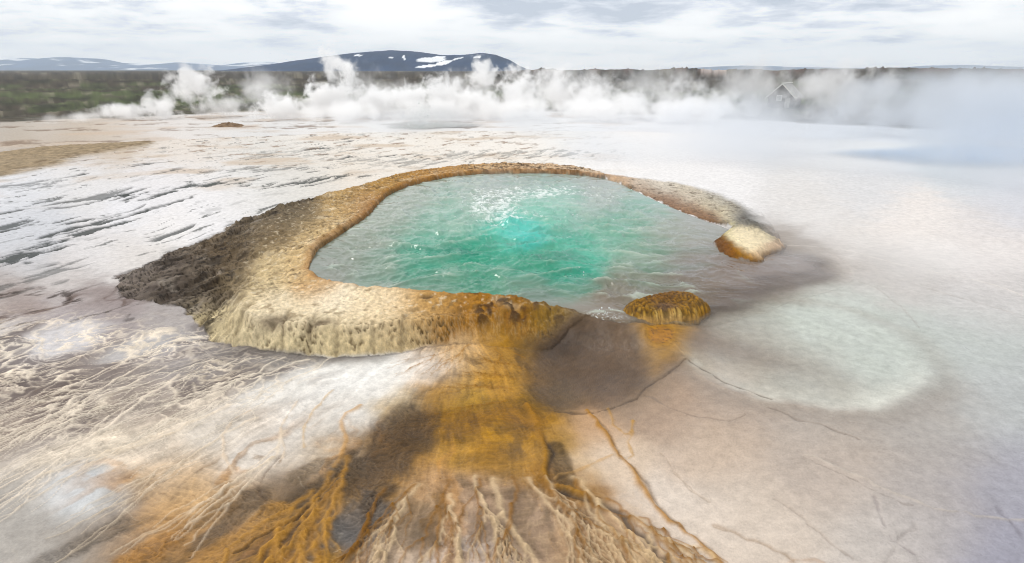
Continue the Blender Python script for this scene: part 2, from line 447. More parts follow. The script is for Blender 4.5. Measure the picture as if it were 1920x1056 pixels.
# ---- ledge
lw = sat(-sL / 0.05)
backdark0 = sstep(0.25, 0.0, np.hypot(X - 2.75, (Y - 6.35) * 0.8) - 0.25)
dIn = np.where(sW < 0, 0.0, dE)
beak = np.exp(-(((X - G(1395., 465., 0.)[0]) / 0.42) ** 2 + ((Y - G(1395., 465., 0.)[1]) / 0.55) ** 2))
lh = -0.03 + (0.035 + 0.085 * beak + 0.05 * backdark0) * np.sqrt(sat(-sL / (0.09 + 0.30 * (1 - beak) * sstep(0.1, 0.35, dIn)))) + 0.03 * fbm(X * 3, Y * 3, 4, 8)
backdark = sstep(0.25, 0.0, np.hypot(X - 2.75, (Y - 6.35) * 0.8) - 0.25)
lh = lh + backdark * 0.03 * ridged(X * 7, Y * 7, 3, 41)
h = np.where(sL < 0, np.maximum(h, lh), h)
# ---- island
ih = -0.05 + 0.09 * np.sqrt(sat(-sI / 0.09)) + 0.03 * sat(-sI / 0.25) + 0.016 * fbm(X * 6, Y * 6, 4, 9)
h = np.where(sI < 0, np.maximum(h, ih), h)

is_island = (sI < 0)
is_ledge = (sL < 0) & ~is_island
is_rim = (sR < 0) & (dEs > -0.03) & ~is_ledge & ~is_island & ((~inside) | (dE < 0.04))

# ---- polar coordinates round the spill point, for everything that flowed out of the pool
SRC = G(860.0, 575.0)
rad = np.hypot(X - SRC[0], Y - SRC[1]); ang = np.arctan2(X - SRC[0], -(Y - SRC[1]))   # 0 = towards viewer
wx = fbm(X * 1.3, Y * 1.3, 3, 21); wy = fbm(X * 1.3 + 9, Y * 1.3, 3, 23)
angw = ang + 0.22 * wx + 0.05 * fbm(X * 5, Y * 5, 3, 25); radw = rad + 0.25 * wy + 0.05 * fbm(X * 6, Y * 6, 2, 26)
PX, PY = px0[nm], py0[nm]
ground_only = ~(is_island | is_ledge | is_rim | (inside & (dE > 0.0) & (deep > 0.02)))

flatw = sstep(0.35, 0.0, PX / 1920.0 - 0.45)     # helper, fades to the right
# ridge nets on the near left and in the bottom middle
net_l = sstep(560, 620, PY - 0.05 * PX) * sstep(700, 500, PX + 0.25 * (PY - 800)) * (PY > 540)
net_b = 0.35 * sstep(860, 930, PY) * sstep(650, 760, PX) * sstep(1300, 1130, PX + 0.0 * PY)
angn = ang + 0.15 * wx + 0.065 * fbm(X * 4.5, Y * 4.5, 4, 25)
e1, _, r1 = cells(angn * 19.0, radw * 2.2, 1)
e2, _, r2 = cells(angn * 34.0 + 0.35 * fbm(X * 9, Y * 9, 2, 61), radw * 8.0, 2)
e3, _, r3 = cells(angn * 70.0, radw * 20, 3)
w1 = 0.085 + 0.04 * fbm(X * 2.2, Y * 2.2, 2, 63)
ln1 = np.exp(-(e1 / np.maximum(w1, 0.03)) ** 2); ln2 = np.exp(-(e2 / 0.15) ** 2); ln3 = np.exp(-(e3 / 0.16) ** 2)
patch = sstep(-0.25, 0.25, fbm(X * 1.7, Y * 1.7, 3, 65))
net_l = net_l * sstep(930, 800, PY + 0.28 * (PX - 100))
net = np.maximum(ln1 * (0.55 + 0.45 * patch), ln2 * patch * 0.85)
netw = np.maximum(net_l, net_b * 0.9)
streak = fbm((ang + 0.08 * wx) * 34, rad * 2.2 + wy, 5, 31, 0.6)
streak2 = ridged((ang + 0.09 * wx) * 30, rad * 2.4 + wy, 4, 35)
ripple = ridged(ang * 22 + wx, rad * 30 + 3 * wy, 3, 37)         # fine dams across the flow

wpx = PX + 34 * fbm(X * 3.2, Y * 3.2, 4, 71) + 6 * streak * (1 + 1.5 * sstep(1050, 950, PX)); wpy = PY + 18 * fbm(X * 3.2 + 5, Y * 3.2, 4, 73)
c = GROUND(wpx, wpy)
def mixc(c, hexs, w):
    t = lin(hexs) / K if isinstance(hexs, str) else hexs
    return c + (np.asarray(t) - c) * w[:, None]
# level flats: crust, streaks, dark cracks
flats = sstep(560, 470, PY + 0.05 * PX) * sstep(1250, 900, PX)
flats_r = sstep(500, 380, PY)
rot = radians(66)
sx = X * math.cos(rot) + Y * math.sin(rot); sy = -X * math.sin(rot) + Y * math.cos(rot)
crk = fbm(sx * 1.1 + 0.6 * wx, sy * 2.6 + 0.6 * wy, 5, 81, 0.58)
zone = fbm(sx * 0.35, sy * 0.8, 3, 83)
dark_line = sstep(520, 440, PY) * sstep(0.02, 0.20, zone + 0.25 * sstep(700, 200, PX) * sstep(320, 400, PY) - 0.08)
dk = sstep(0.20, 0.33, crk) * flats * (0.22 + 0.78 * dark_line)
thin = sstep(0.93, 0.985, ridged(sx * 0.9 + wx, sy * 2.2 + wy, 2, 85)) * flats * sstep(-0.1, 0.2, fbm(X * 1.1, Y * 1.1, 2, 87))
warm = sstep(0.05, 0.4, fbm(X * 0.5, Y * 0.8, 4, 91)) * flats * sstep(420, 300, PY)
c = mixc(c, 'c9b7a4', warm * 0.6)
c = mixc(c, '4c5150', np.maximum(dk, thin * 0.8) * 0.85)
BANDS = [([(-20,500),(60,470),(130,440),(195,420)], .22, 1.0), ([(-10,430),(60,418),(110,412)], .25, .9), ([(240,368),(320,356),(400,345),(455,334)], .24, 1.0), ([(100,382),(180,372),(230,362)], .3, .75),
 ([(480,350),(540,347),(590,338),(680,328)], .22, .95), ([(285,445),(330,436),(350,430)], .13, .9), ([(20,350),(90,345)], .3, .6), ([(0,545),(70,525),(120,500)], .2, .6), ([(640,300),(720,300),(800,306)], .5, .5),
 ([(240,395),(290,388)], .2, .7), ([(420,322),(500,318),(580,312)], .4, .6), ([(860,292),(960,290),(1080,288)], .6, .5), ([(500,290),(640,280)], .5, .4)]
for pts, w, st in BANDS:
    d, run = line_dist(smooth_poly(poly(pts), closed=False), X, Y, 1.2)
    g = np.exp(-(d / (w * 1.5)) ** 2); k = sstep(0.02, 0.20, fbm(sx * 1.1 + 1.2 * wx, sy * 5.0 + wy, 5, 88, 0.55) + 0.42 * g - 0.30) * sstep(0.05, 0.35, g) * st
    c = mixc(c, '3f4645', k * 0.85); dk = np.maximum(dk, k)
fleck = sstep(0.26, 0.36, fbm(sx * 1.5 + 1.0 * wx, sy * 7.0 + 0.8 * wy, 4, 89, 0.55)) * sstep(-0.15, 0.15, fbm(X * 0.8, Y * 0.8, 2, 90)) * flats * sstep(500, 300, PX * 0.6)
c = mixc(c, '666a68', fleck * 0.8)
brn = sstep(0.16, 0.36, fbm(sx * 1.3 + 4, sy * 3.2, 5, 93, 0.6)) * flats * sstep(340, 265, PY)
c = mixc(c, '8f7761', brn * 0.75)
flat_relief = flats * (0.012 * fbm(X * 3, Y * 3, 4, 95) - 0.018 * dk - 0.012 * thin)
# brown gravel spread
P_GRAVEL = smooth_poly(poly([(0,272),(40,262),(30,250),(110,246),(220,250),(275,258),(262,272),(190,284),(110,298),(40,318),(-60,330),(-80,290)]))
sG = poly_dist(P_GRAVEL, X, Y, 5.0) + 0.6 * fbm(X * 0.9, Y * 0.9, 4, 97)
gw = sstep(0.25, -0.35, sG - 0.35)
c = mixc(c, 'a09078', gw * sstep(-0.35, 0.05, fbm(X * 2.2, Y * 2.2, 5, 98, 0.65) + 0.4 * gw + 0.12) * 0.95); c = c * (1 + 0.6 * gw * fbm(X * 7, Y * 7, 3, 99))[:, None]
c = mixc(c, '7d6a55', sstep(0.28, 0.0, np.abs(sG)) * sstep(0.0, 0.3, fbm(X * 3, Y * 3, 3, 101)) * 0.8)
flat_relief = flat_relief + gw * (0.03 + 0.02 * fbm(X * 7, Y * 7, 3, 99))
# dark wet hollows at the left edge and by the mound's outer foot
hol = sstep(0.0, 0.28, fbm(angw * 5, radw * 2.4, 4, 103)) * sstep(520, 570, PY) * sstep(330, 200, PX) * sstep(720, 620, PY)
c = mixc(c, '6e5c55', hol * 0.9)
c = mixc(c, '41352f', sstep(0.12, 0.30, fbm(sx * 2.2 + wx, sy * 5.0 + wy, 5, 104, 0.6)) * sstep(520, 560, PY) * sstep(380, 260, PX) * sstep(660, 600, PY + 0.1 * PX) * 0.85)
dams = ridged(rad * 16 + 2.5 * fbm(X * 2.5, Y * 2.5, 3, 39), ang * 9 + 2 * wx, 3, 40)
damw = sstep(640, 720, PY) * sstep(800, 650, PX) * sstep(-0.2, 0.2, fbm(X * 1.6, Y * 1.6, 2, 42))
c = c * (1 + 0.16 * damw * (dams - 0.55))[:, None]; c = mixc(c, 'f3e6d2', damw * sstep(0.75, 0.95, dams) * 0.4)
# smooth pale pans between the veins, sky reflection and steam painted white into some
for qx, qy, ax_, ay_, hx, st in ((110, 640, 95, 34, 'e3e2e6', .8), (265, 655, 80, 26, 'dcdcdf', .6), (400, 628, 60, 16, 'e2e0e0', .7), (640, 705, 120, 30, 'efefee', .9), (520, 735, 110, 26, 'ebe9e6', .8), (140, 915, 60, 50, 'd7dbe0', .8), (400, 800, 70, 40, 'e2ddd7', .6), (470, 850, 55, 34, 'dfdad5', .6), (200, 830, 170, 26, 'ecdfcd', .7)):
    k = sstep(0.15, 0.75, np.exp(-(((PX - qx) / ax_) ** 2 + ((PY - qy + 0.25 * (PX - qx)) / ay_) ** 2)) + 0.22 * fbm(X * 4, Y * 4, 4, 129))
    c = mixc(c, hx, k * st)
# ridge nets
nl = net * net_l * ground_only
c = c * (1 - 0.10 * net_l * (1 - net))[:, None]
mud = net_l * sstep(-0.1, 0.30, fbm(angn * 4.5, radw * 1.5, 3, 68)) * sstep(900, 780, PY)
c = mixc(c, '6f6462', mud * (1 - net) * 0.75)
nl = nl * (0.45 + 0.55 * sstep(-0.25, 0.15, fbm(angn * 6 + 3, radw * 1.8, 3, 69)))
c = mixc(c, 'f6ead9', nl * 0.95)
nb = net * net_b * ground_only
c = mixc(c, 'd8bd9a', nb * 0.75)
broad = fbm(angn * 7, radw * 0.9, 4, 126, 0.6) * sstep(590, 660, PY + 0.02 * PX) * sstep(1150, 950, PX)
c = c * (1 + 0.38 * broad)[:, None]
c = mixc(c, 'c08d4c', sstep(0.02, 0.30, fbm(angn * 9 + 5, radw * 1.0, 4, 127)) * sstep(760, 900, PY + 0.1 * (PX - 400)) * sstep(1000, 800, PX) * sstep(60, 260, PX) * 0.6)
c = mixc(c, '8d6a3c', sstep(0.15, 0.40, fbm(angn * 12 + 8, radw * 1.3, 4, 128)) * sstep(820, 930, PY) * sstep(1000, 800, PX) * sstep(200, 360, PX) * 0.7)
# golden mats: streaks along the flow and fine dams across it
sat_or = sat((c[:, 0] - c[:, 2]) * 4.2) * ground_only * sstep(560, 640, PY) * sstep(1110, 1020, PX - 0.55 * np.maximum(PY - 880, 0))
feather = ridged((ang + 0.07 * wx + 0.02 * fbm(X * 7, Y * 7, 3, 32)) * 70, rad * 5, 4, 33)
c = c * (1 + sat_or * (0.40 * streak + 0.20 * (ripple - 0.55) + 0.22 * (feather - 0.5) + 0.45 * fbm(X * 5 + wx, Y * 7 + wy, 5, 34, 0.6)))[:, None]
c = mixc(c, 'dcae62', sat_or * sstep(0.72, 0.95, streak2) * 0.22)
fold = ridged(X * 3.2 + 1.5 * wx + Y * 1.5, Y * 4.5 - X * 2.0 + 1.5 * wy, 3, 38)
c = mixc(c, '5a3d14', sat_or * sstep(0.86, 0.98, fold) * 0.55)
darkmat = sat_or * sstep(0.12, 0.42, fbm(angw * 7, radw * 1.6, 4, 107))
c = mixc(c, '5f4a30', darkmat * 0.55)
lw_ = sstep(1080, 960, PX); c = c * (1 + 0.06 * lw_ * ground_only * sstep(560, 640, PY) * (ripple - 0.5))[:, None]
g_relief = damw * 0.004 * dams + (nl * 0.0045 + nb * 0.006) + sat_or * (0.005 * streak2 + 0.005 * ripple + 0.003 * feather - 0.008 * sstep(0.86, 0.98, fold)) + ground_only * sstep(540, 620, PY) * 0.0015 * ripple * lw_
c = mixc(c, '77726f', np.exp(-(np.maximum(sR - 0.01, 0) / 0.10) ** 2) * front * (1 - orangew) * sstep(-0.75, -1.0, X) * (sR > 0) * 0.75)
c = mixc(c, '3d352c', np.exp(-((sR - 0.005) / 0.012) ** 2) * front * (1 - orangew) * 0.4)  # thin shadow along the mound's foot painted into the ground
# dark granular drifts in the lower left
DRIFTS = [([(770,790),(720,860),(665,900)], .15, '57432f', .65), ([(655,875),(600,920),(545,955)], .085, '66543f', .85), ([(480,935),(425,985),(390,1010)], .06, '74604a', .8), ([(215,985),(150,1020),(90,1050)], .06, '655b50', .5),
 ([(700,960),(650,990),(600,1010)], .10, '67686a', .7), ([(560,1000),(520,1030),(470,1060)], .06, '5d4730', .7), ([(420,960),(350,1000),(280,1060)], .05, '8a6a42', .6), ([(600,870),(560,900)], .05, '7b6850', .6),
 ([(1040,840),(1056,880),(1062,920)], .04, '5a4526', .7), ([(730,920),(690,950)], .05, '5c4a36', .7), ([(320,1010),(250,1050)], .07, 'a87838', .7), ([(520,960),(470,1000),(400,1050)], .06, 'b98c4c', .7)]
for pts, w, hx, st in DRIFTS:
    d, run = line_dist(smooth_poly(poly(pts), closed=False), X, Y, 0.8)
    k = sstep(0.25, 0.8, np.exp(-(d / (w * 1.4)) ** 2) + 0.55 * fbm(angn * 14, radw * 4, 4, 122)) * (d < 0.7)
    c = mixc(c, hx, k * st)
    gr = ridged(angn * 60 + 2 * fbm(X * 9, Y * 9, 3, 124), radw * 26, 3, 123)
    c = c * (1 + 0.55 * k * (gr - 0.5))[:, None]; g_relief = g_relief + 0.006 * k * gr
# smooth right pan
pan = sstep(1050, 1300, PX + 0.2 * (PY - 700)) * sstep(470, 520, PY)
c = c * (1 + 0.05 * pan * fbm(X * 1.2, Y * 3, 4, 109) + 0.05 * pan * fbm(X * 25, Y * 40, 2, 110))[:, None]
# round basin
db = np.hypot(X - C_BASIN[0], Y - C_BASIN[1]) - C_BASIN[2] + 0.07 * fbm(X * 2.2, Y * 2.2, 4, 111)
ringw = np.exp(-(db / 0.022) ** 2)
low = sstep(0.1, -0.75, (Y - C_BASIN[1]) / C_BASIN[2] + 0.25 * (X - C_BASIN[0]))
c = mixc(c, 'c9d0cb', sstep(0.02, -0.12, db) * sstep(-0.9, 0.0, (X - C_BASIN[0]) / C_BASIN[2] - 0.5 * (Y - C_BASIN[1]) / C_BASIN[2] + 0.5 * wx) * 0.38)
c = mixc(c, '8d8178', sstep(-0.06, -0.2, db) * np.exp(-((((X - C_BASIN[0]) * 0.6 + (Y - C_BASIN[1]) * 0.8 + 0.28) / 0.2) ** 2)) * sstep(0.5, -0.5, X - C_BASIN[0]) * 0.6)
c = mixc(c, '9f958c', np.exp(-((db - 0.10) / 0.09) ** 2) * 0.22)
c = mixc(c, 'dadcd6', np.exp(-((db + 0.08) / 0.09) ** 2) * low * 0.8 * (0.55 + 0.9 * fbm(X * 3, Y * 3, 3, 108))); c = mixc(c, '8f8780', np.exp(-((db - 0.05) / 0.06) ** 2) * 0.25 * low)
sw = fbm(np.arctan2(Y - C_BASIN[1], X - C_BASIN[0]) * 2.5 + wx, db * 9, 4, 112)
c = c * (1 + 0.13 * sw * sstep(0.15, -0.1, db))[:, None]
g_relief = g_relief + 0.006 * ringw * low - 0.015 * sstep(0.02, -0.15, db)
# lower brown basin, its scalloped edge
P_BROWN = smooth_poly(poly([(1000,655),(1070,610),(1120,602),(1165,606),(1200,625),(1222,660),(1290,672),(1240,705),(1180,748),(1110,772),(1040,772),(990,735),(985,690)]))
sB = poly_dist(P_BROWN, X, Y, 1.0) + 0.06 * fbm(X * 3.5, Y * 3.5, 4, 113)
bw = sstep(0.07, -0.12, sB)
c = mixc(c, '655040', bw * 0.6); c = c * (1 + 0.30 * bw * fbm((X + Y) * 9, (X - Y) * 34, 4, 115) + 0.22 * bw * fbm(X * 3, Y * 3, 3, 116))[:, None]
c = mixc(c, '3d2f24', bw * sstep(0.35, 0.0, np.hypot(X - G(1045., 640.)[0], Y - G(1045., 640.)[1])) * 0.6)  # darker shading beside the mound painted into the brown
g_relief = g_relief - 0.015 * bw + 0.006 * np.exp(-(sB / 0.02) ** 2)

# lines: cracks, veins, creases (points, half width m, colour, strength, height)
LINES = [
 ([(1290,670),(1262,695),(1225,718),(1190,745),(1150,765),(1100,776),(1040,772)], 0.007, '55483e', 0.8, -0.008),
 ([(1284,668),(1330,698),(1380,722),(1440,745)], 0.006, '6b625b', 0.8, -0.006),
 ([(1250,640),(1268,655),(1284,668)], 0.008, 'd9c3a8', 0.7, 0.006),
 ([(1100,770),(1130,800),(1150,840),(1185,880),(1210,920),(1240,965),(1285,1000),(1330,1035),(1360,1075)], 0.020, 'b08038', 0.85, 0.012),
 ([(1108,775),(1138,806),(1160,845),(1195,885),(1222,925),(1252,968),(1297,1003),(1340,1036)], 0.007, '6f5a45', 0.55, -0.006),
 ([(1140,765),(1155,800),(1180,815),(1186,790)], 0.012, 'c09550', 0.5, 0.004),
 ([(1186,790),(1184,830),(1178,860)], 0.010, 'c09550', 0.5, 0.004),
 ([(1040,900),(1090,880),(1150,852)], 0.010, 'c8a06a', 0.45, 0.004),
 ([(1010,800),(1030,850),(1030,900),(1050,925),(1110,940),(1160,962),(1200,1000),(1240,1040),(1270,1070)], 0.020, '4d4036', 0.75, -0.010),
 ([(985,760),(1008,800),(1022,850),(1020,895),(1040,915),(1100,930)], 0.028, 'b5821f', 0.75, 0.014),
 ([(1210,742),(1260,765),(1310,782),(1370,788),(1398,776)], 0.004, '8d8178', 0.7, -0.004),
 ([(1440,763),(1500,785),(1560,805),(1620,825)], 0.005, '857b74', 0.55, -0.005),
 ([(1510,852),(1580,880),(1640,910),(1700,935),(1780,960),(1850,972),(1930,975)], 0.006, 'cbc3ba', 0.6, 0.006),
 ([(1520,866),(1590,893),(1650,925),(1710,952)], 0.004, '8e8680', 0.5, -0.004),
 ([(1450,935),(1500,965),(1540,1000),(1600,1050)], 0.006, '9c9087', 0.45, -0.005),
 ([(1340,985),(1400,1005),(1450,1030),(1500,1060)], 0.012, 'a8937f', 0.5, -0.005),
 ([(1480,1055),(1530,1052),(1580,1075)], 0.012, 'b59a84', 0.45, 0.004),
 ([(1640,930),(1655,980),(1680,1015),(1720,1040)], 0.006, '8e8688', 0.5, -0.004),
 ([(1870,950),(1900,985),(1930,1020)], 0.006, '85828c', 0.55, -0.004),
 ([(1660,1060),(1690,1010),(1715,980)], 0.006, '98918f', 0.4, -0.004),
 ([(1240,850),(1280,905),(1330,940)], 0.005, 'a89888', 0.5, -0.004),
 ([(1560,510),(1640,540),(1690,575),(1725,615)], 0.008, 'b0aba7', 0.6, -0.004),
 ([(1480,470),(1600,500),(1720,535),(1930,595)], 0.008, 'b9b3af', 0.5, -0.004),
 ([(1470,460),(1580,468),(1700,500),(1850,530),(1930,560)], 0.014, 'e6e2de', 0.5, 0.006),
 ([(640,890),(600,935),(560,975),(500,1000),(440,1040)], 0.009, '5b4630', 0.65, -0.008),
 ([(470,980),(500,950),(490,905),(530,850)], 0.007, '6b5540', 0.5, -0.006),
 ([(625,880),(650,830),(640,790),(680,760)], 0.020, 'cf9f5e', 0.55, 0.008),
 ([(570,840),(572,800),(600,760),(625,730)], 0.012, 'd8b98c', 0.55, 0.006),
 ([(440,890),(420,850),(430,800),(470,770)], 0.010, 'e6d2bb', 0.6, 0.006),
 ([(530,860),(530,800),(560,750)], 0.010, 'e3cfb6', 0.5, 0.006),
 ([(600,1060),(580,1000),(600,950),(640,905)], 0.02, 'c08a35', 0.6, 0.010),
 ([(520,1060),(560,1010),(590,960)], 0.018, 'c28f3f', 0.6, 0.010),
 ([(640,1040),(610,1000),(610,960)], 0.014, 'c79a52', 0.5, 0.008),
]
for pts, w, hx, st, ht in LINES:
    if w < 0.0085: w = w * 1.5; st = st * 0.75
    P = smooth_poly(poly(pts), closed=False, n=3)
    P = P + 0.01 * rng.randn(*P.shape) * (np.arange(len(P))[:, None] % 2)
    d, run = line_dist(P, X, Y, 0.3)
    m = d < 0.25
    if not m.any(): continue
    dd = d[m] + 0.012 * fbm(X[m] * 14, Y[m] * 14, 3, 121)
    ww = w * (0.75 + 0.5 * perlin(X[m] * 5, Y[m] * 5, 9)) * np.where((run[m] <= 0) | (run[m] >= 1), 0.6, 1)
    k = np.exp(-(dd / np.maximum(ww, w * 0.4)) ** 2)
    c[m] = c[m] + (lin(hx) / K - c[m]) * (k * st)[:, None]
    g_relief[m] += ht * k

# ---- branching rills: each splits and thins as it runs away from its source
def rills(seeds, src, n_split, seg, w0, hx, st, ht, rnd, spread=0.5, meander=0.35):
    jobs = [(np.array(G(float(a), float(b))), None, w0 * (0.7 + 0.6 * rnd.random()), 0) for a, b in seeds]
    s0 = np.array(G(float(src[0]), float(src[1]))); col_ = lin(hx) / K
    while jobs:
        p, off, w, dep = jobs.pop()
        pts = [p]; off = rnd.uniform(-.25, .25) if off is None else off
        for i in range(rnd.randint(5, 9)):
            v = pts[-1] - s0; a0 = math.atan2(v[1], v[0]) + off + rnd.gauss(0, meander)
            off *= 0.8; pts.append(pts[-1] + seg * rnd.uniform(.6, 1.3) * np.array([math.cos(a0), math.sin(a0)]))
        P = smooth_poly(np.array(pts), closed=False, n=3)
        lo, hi = P.min(0) - 0.08, P.max(0) + 0.08
        sub = np.where((X > lo[0]) & (X < hi[0]) & (Y > lo[1]) & (Y < hi[1]) & ground_only)[0]
        if len(sub):
            d, run = line_dist(P, X[sub], Y[sub], 0.08)
            ww = w * (1 - 0.35 * run) * (0.8 + 0.5 * gran0[sub])
            k = np.exp(-(d / np.maximum(ww, 0.002)) ** 2)
            c[sub] += (col_ - c[sub]) * (k * st * (1 - 0.12 * dep))[:, None]
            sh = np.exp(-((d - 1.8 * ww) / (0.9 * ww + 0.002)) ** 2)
            c[sub] *= (1 - 0.07 * sh * st)[:, None]  # soft shade on both flanks of the rill put into the colour
            g_relief[sub] += ht * k
        if dep < n_split:
            for q in range(2 if rnd.random() < .8 else 3):
                jobs.append((pts[-1], rnd.choice((-1, 1)) * rnd.uniform(.25, 1) * spread, w * 0.74, dep + 1))
            if rnd.random() < .7:
                jobs.append((pts[len(pts) // 2], rnd.choice((-1, 1)) * rnd.uniform(.5, 1.2) * spread, w * 0.6, dep + 1))
gran0 = fbm(X * 18, Y * 18, 2, 199)
rnd = random.Random(21)
rills([(745 + i * 47 + rnd.gauss(0, 12), 930 - 30 * math.sin(i / 10 * 3.1) + (i > 7) * (i - 7) * 26 + rnd.gauss(0, 10)) for i in range(11)], (900, 720), 3, 0.034, 0.020, 'e2c9a6', .62, .006, rnd, .55, .3)
rills([(720 + i * 60, 920 - 22 * math.sin(i / 8 * 3.1) + (i > 6) * (i - 6) * 26) for i in range(9)], (900, 720), 2, 0.030, 0.014, '9c6c26', .6, .005, rnd)
rills([(650, 860), (620, 890), (585, 925), (560, 960), (600, 960), (640, 930), (530, 985), (575, 1000)], (760, 700), 2, 0.036, 0.020, 'cc9848', .5, .004, rnd)
rills([(985 - i * 9, 672 + i * 20) for i in range(5)], (1080, 720), 2, 0.022, 0.008, 'a9741f', .55, .004, rnd)
rills([(880, 648), (850, 652), (930, 652)], (940, 600), 2, 0.024, 0.009, 'b88436', .55, .004, rnd)
rills([(400 + i * 45, 672 + 3 * math.sin(i * 2.0)) for i in range(6)], (800, 560), 3, 0.05, 0.011, 'f6ecdd', .7, .003, rnd)
rills([(240 + i * 24, 640 + i * 16) for i in range(5)], (640, 500), 3, 0.06, 0.013, 'f6eadb', .7, .003, rnd, .4, .25)
rills([(430 + i * 52, 760 + (i % 3) * 25) for i in range(3)], (760, 600), 2, 0.05, 0.016, 'f0e0ca', .45, .004, rnd, .4, .25)

# ---- orange foot under the island
P_FOOT = smooth_poly(poly([(1190,606),(1300,604),(1285,640),(1280,668),(1240,690),(1225,700),(1212,655)]))
sF = poly_dist(P_FOOT, X, Y, 0.6) + 0.07 * fbm(X * 5, Y * 5, 4, 117)
fw = sstep(0.08, -0.10, sF) * ground_only
c = mixc(c, 'b08d5a', fw * 0.8)
fo = np.exp(-(((PX - 1238) / 32) ** 2 + ((PY - 632) / 20) ** 2)) * fw
c = mixc(c, 'b07d16', sat(fo * 1.5) * 0.9)
c = mixc(c, '4f3814', sat(fo * 1.5) * sstep(0.22, 0.4, fbm(X * 38, Y * 38, 2, 119)) * 0.7)
c = c * (1 + 0.35 * fw * fbm(X * 12, Y * 30, 4, 120))[:, None]
g_relief = g_relief + 0.02 * fw

h = h + g_relief * ground_only + flat_relief * ground_only
h = h + ground_only * 0.006 * fbm(X * 2.0, Y * 2.0, 3, 131) * sstep(0.0, 0.2, np.abs(sW))

# ---- rim detail
pxr, pyr = project(X, Y, h)
cr = RIM(pxr + 10 * fbm(X * 5, Y * 5, 4, 141), pyr + 8 * fbm(X * 5 + 3, Y * 5, 4, 143))
YH = Y - 1.6 * h
pe, pf, pr = cells(X * 26 + 0.8 * fbm(X * 14, YH * 14, 2, 145), YH * 26, 5)      # pitted crust
pe2, pf2, pr2 = cells(X * 60, YH * 60, 6)
faceness = sstep(0.30, 0.10, -sR) * front
pits = sstep(0.40, 0.12, pf) * sstep(-0.25, 0.15, fbm(X * 4, YH * 4, 2, 147))
gran = fbm(X * 40, YH * 40, 4, 149)
cr = cr * (1 + 0.45 * gran)[:, None]
cr = mixc(cr, '5c4726', pits * faceness * 0.85)
cr = mixc(cr, 'ece0c0', sstep(0.25, 0.05, pe2) * faceness * 0.18)
outer = sstep(500, 420, PX + 0.35 * (PY - 500)) + sstep(0.55, 0.1, -sR) * (1 - front) * (Y > 4.4) * (Y < 8.2)
outer = sat(outer) * (1 - front * 0.6)
outer = sat(outer * 1.15 + 0.9 * fbm(X * 3.4, Y * 3.4, 5, 150, 0.65) * sstep(0.02, 0.5, outer) * sstep(1.25, 0.6, outer + 0.2))
crust = fbm(sx * 3.2 + wx, sy * 7 + wy, 5, 151, 0.6)
cr = mixc(cr, '3c332a', sstep(0.02, 0.3, crust) * outer * 0.8)
cr = mixc(cr, 'b5ab9f', sstep(0.15, 0.42, fbm(sx * 3.4 + 7, sy * 6.5, 4, 153)) * outer * 0.5)
topw = (1 - faceness) * (1 - outer)
cr = mixc(cr, '8a7350', topw * sstep(0.18, 0.42, fbm(sx * 7, sy * 10, 4, 155)) * 0.55)
cr = mixc(cr, 'f0e4cc', topw * sstep(0.1, 0.5, fbm(X * 3, Y * 3, 3, 157)) * 0.3)
crumb = fbm(sx * 13, sy * 17, 4, 158, 0.65)
cr = mixc(cr, '5a4a35', (topw * 0.75 + 0.5 * outer) * (Y > 4.1) * sstep(0.10, 0.34, crumb + 0.5 * fbm(X * 2.2, Y * 2.2, 3, 148) - 0.05) * 0.75 * sstep(4.2, 5.0, Y + 0.25 * np.abs(X + 0.8)))
cr = mixc(cr, 'f3e8d0', topw * sstep(0.15, 0.4, -crumb) * 0.45)
# dark tufts on the golden part of the rim
tuft = sstep(0.62, 0.40, cells(X * 11, Y * 11, 8)[1] + 0.25 * fbm(X * 20, Y * 20, 2, 159)) * sstep(830, 900, pxr) * sstep(625, 590, pyr)
cr = mixc(cr, '4a3216', tuft * sstep(-0.1, 0.2, fbm(X * 6, Y * 6, 2, 160)) * 0.8)
cr = mixc(cr, 'a9722f', sstep(0.10, 0.0, np.abs(dEs - 0.02)) * sstep(0.35, 0.0, orangew) * 0.55)
cr = mixc(cr, '6b4f2b', sstep(0.03, -0.01, dEs) * 0.7)
lipn_ = sstep(0.2, 0.05, dEs)
r_relief = 0.012 * gran * (0.4 + 0.6 * outer) - 0.012 * pits * faceness + 0.008 * outer * crust + 0.004 * fbm(X * 90, Y * 90, 2, 161)
s2x = (X + Y) * 0.707; s2y = (Y - X) * 0.707
slabn = fbm(s2x * 1.4 + 0.8 * wx, s2y * 4.2 + 0.8 * wy, 5, 165, 0.58) * 6.0
slab = np.floor(slabn) + sstep(0.72, 1.0, slabn - np.floor(slabn))
slabedge = np.exp(-((slabn - np.floor(slabn) - 0.86) / 0.10) ** 2)
r_relief = r_relief + outer * 0.018 * slab
cr = mixc(cr, '231c16', outer * slabedge * 0.8)
cr = mixc(cr, 'a79a8b', outer * sstep(0.45, 0.25, np.abs(slabn - np.floor(slabn) - 0.3)) * sstep(0.0, 0.3, fbm(X * 2, Y * 2, 3, 166)) * 0.30)
lay = (h - ZB) * 55 + 2.2 * fbm(X * 3.0, Y * 3.0, 4, 176); layf = lay - np.floor(lay)
r_relief = r_relief + 0.006 * sstep(0.75, 1.0, layf) * (1 - lipn_) * (1 - front)
cr = mixc(cr, '4a3b2a', np.exp(-((layf - 0.85) / 0.08) ** 2) * (1 - front) * (1 - lipn_) * sstep(-0.1, 0.2, fbm(X * 1.9, Y * 1.9, 3, 177)) * 0.55)
crackn = ridged(X * 2.4 + 0.5 * wx, Y * 2.4, 3, 178)
ck = sstep(1.02 - 0.10, 0.99, crackn) * sstep(-0.05, 0.25, fbm(X * 1.3, Y * 1.3, 2, 179)) * sstep(0.03, 0.12, dEs)
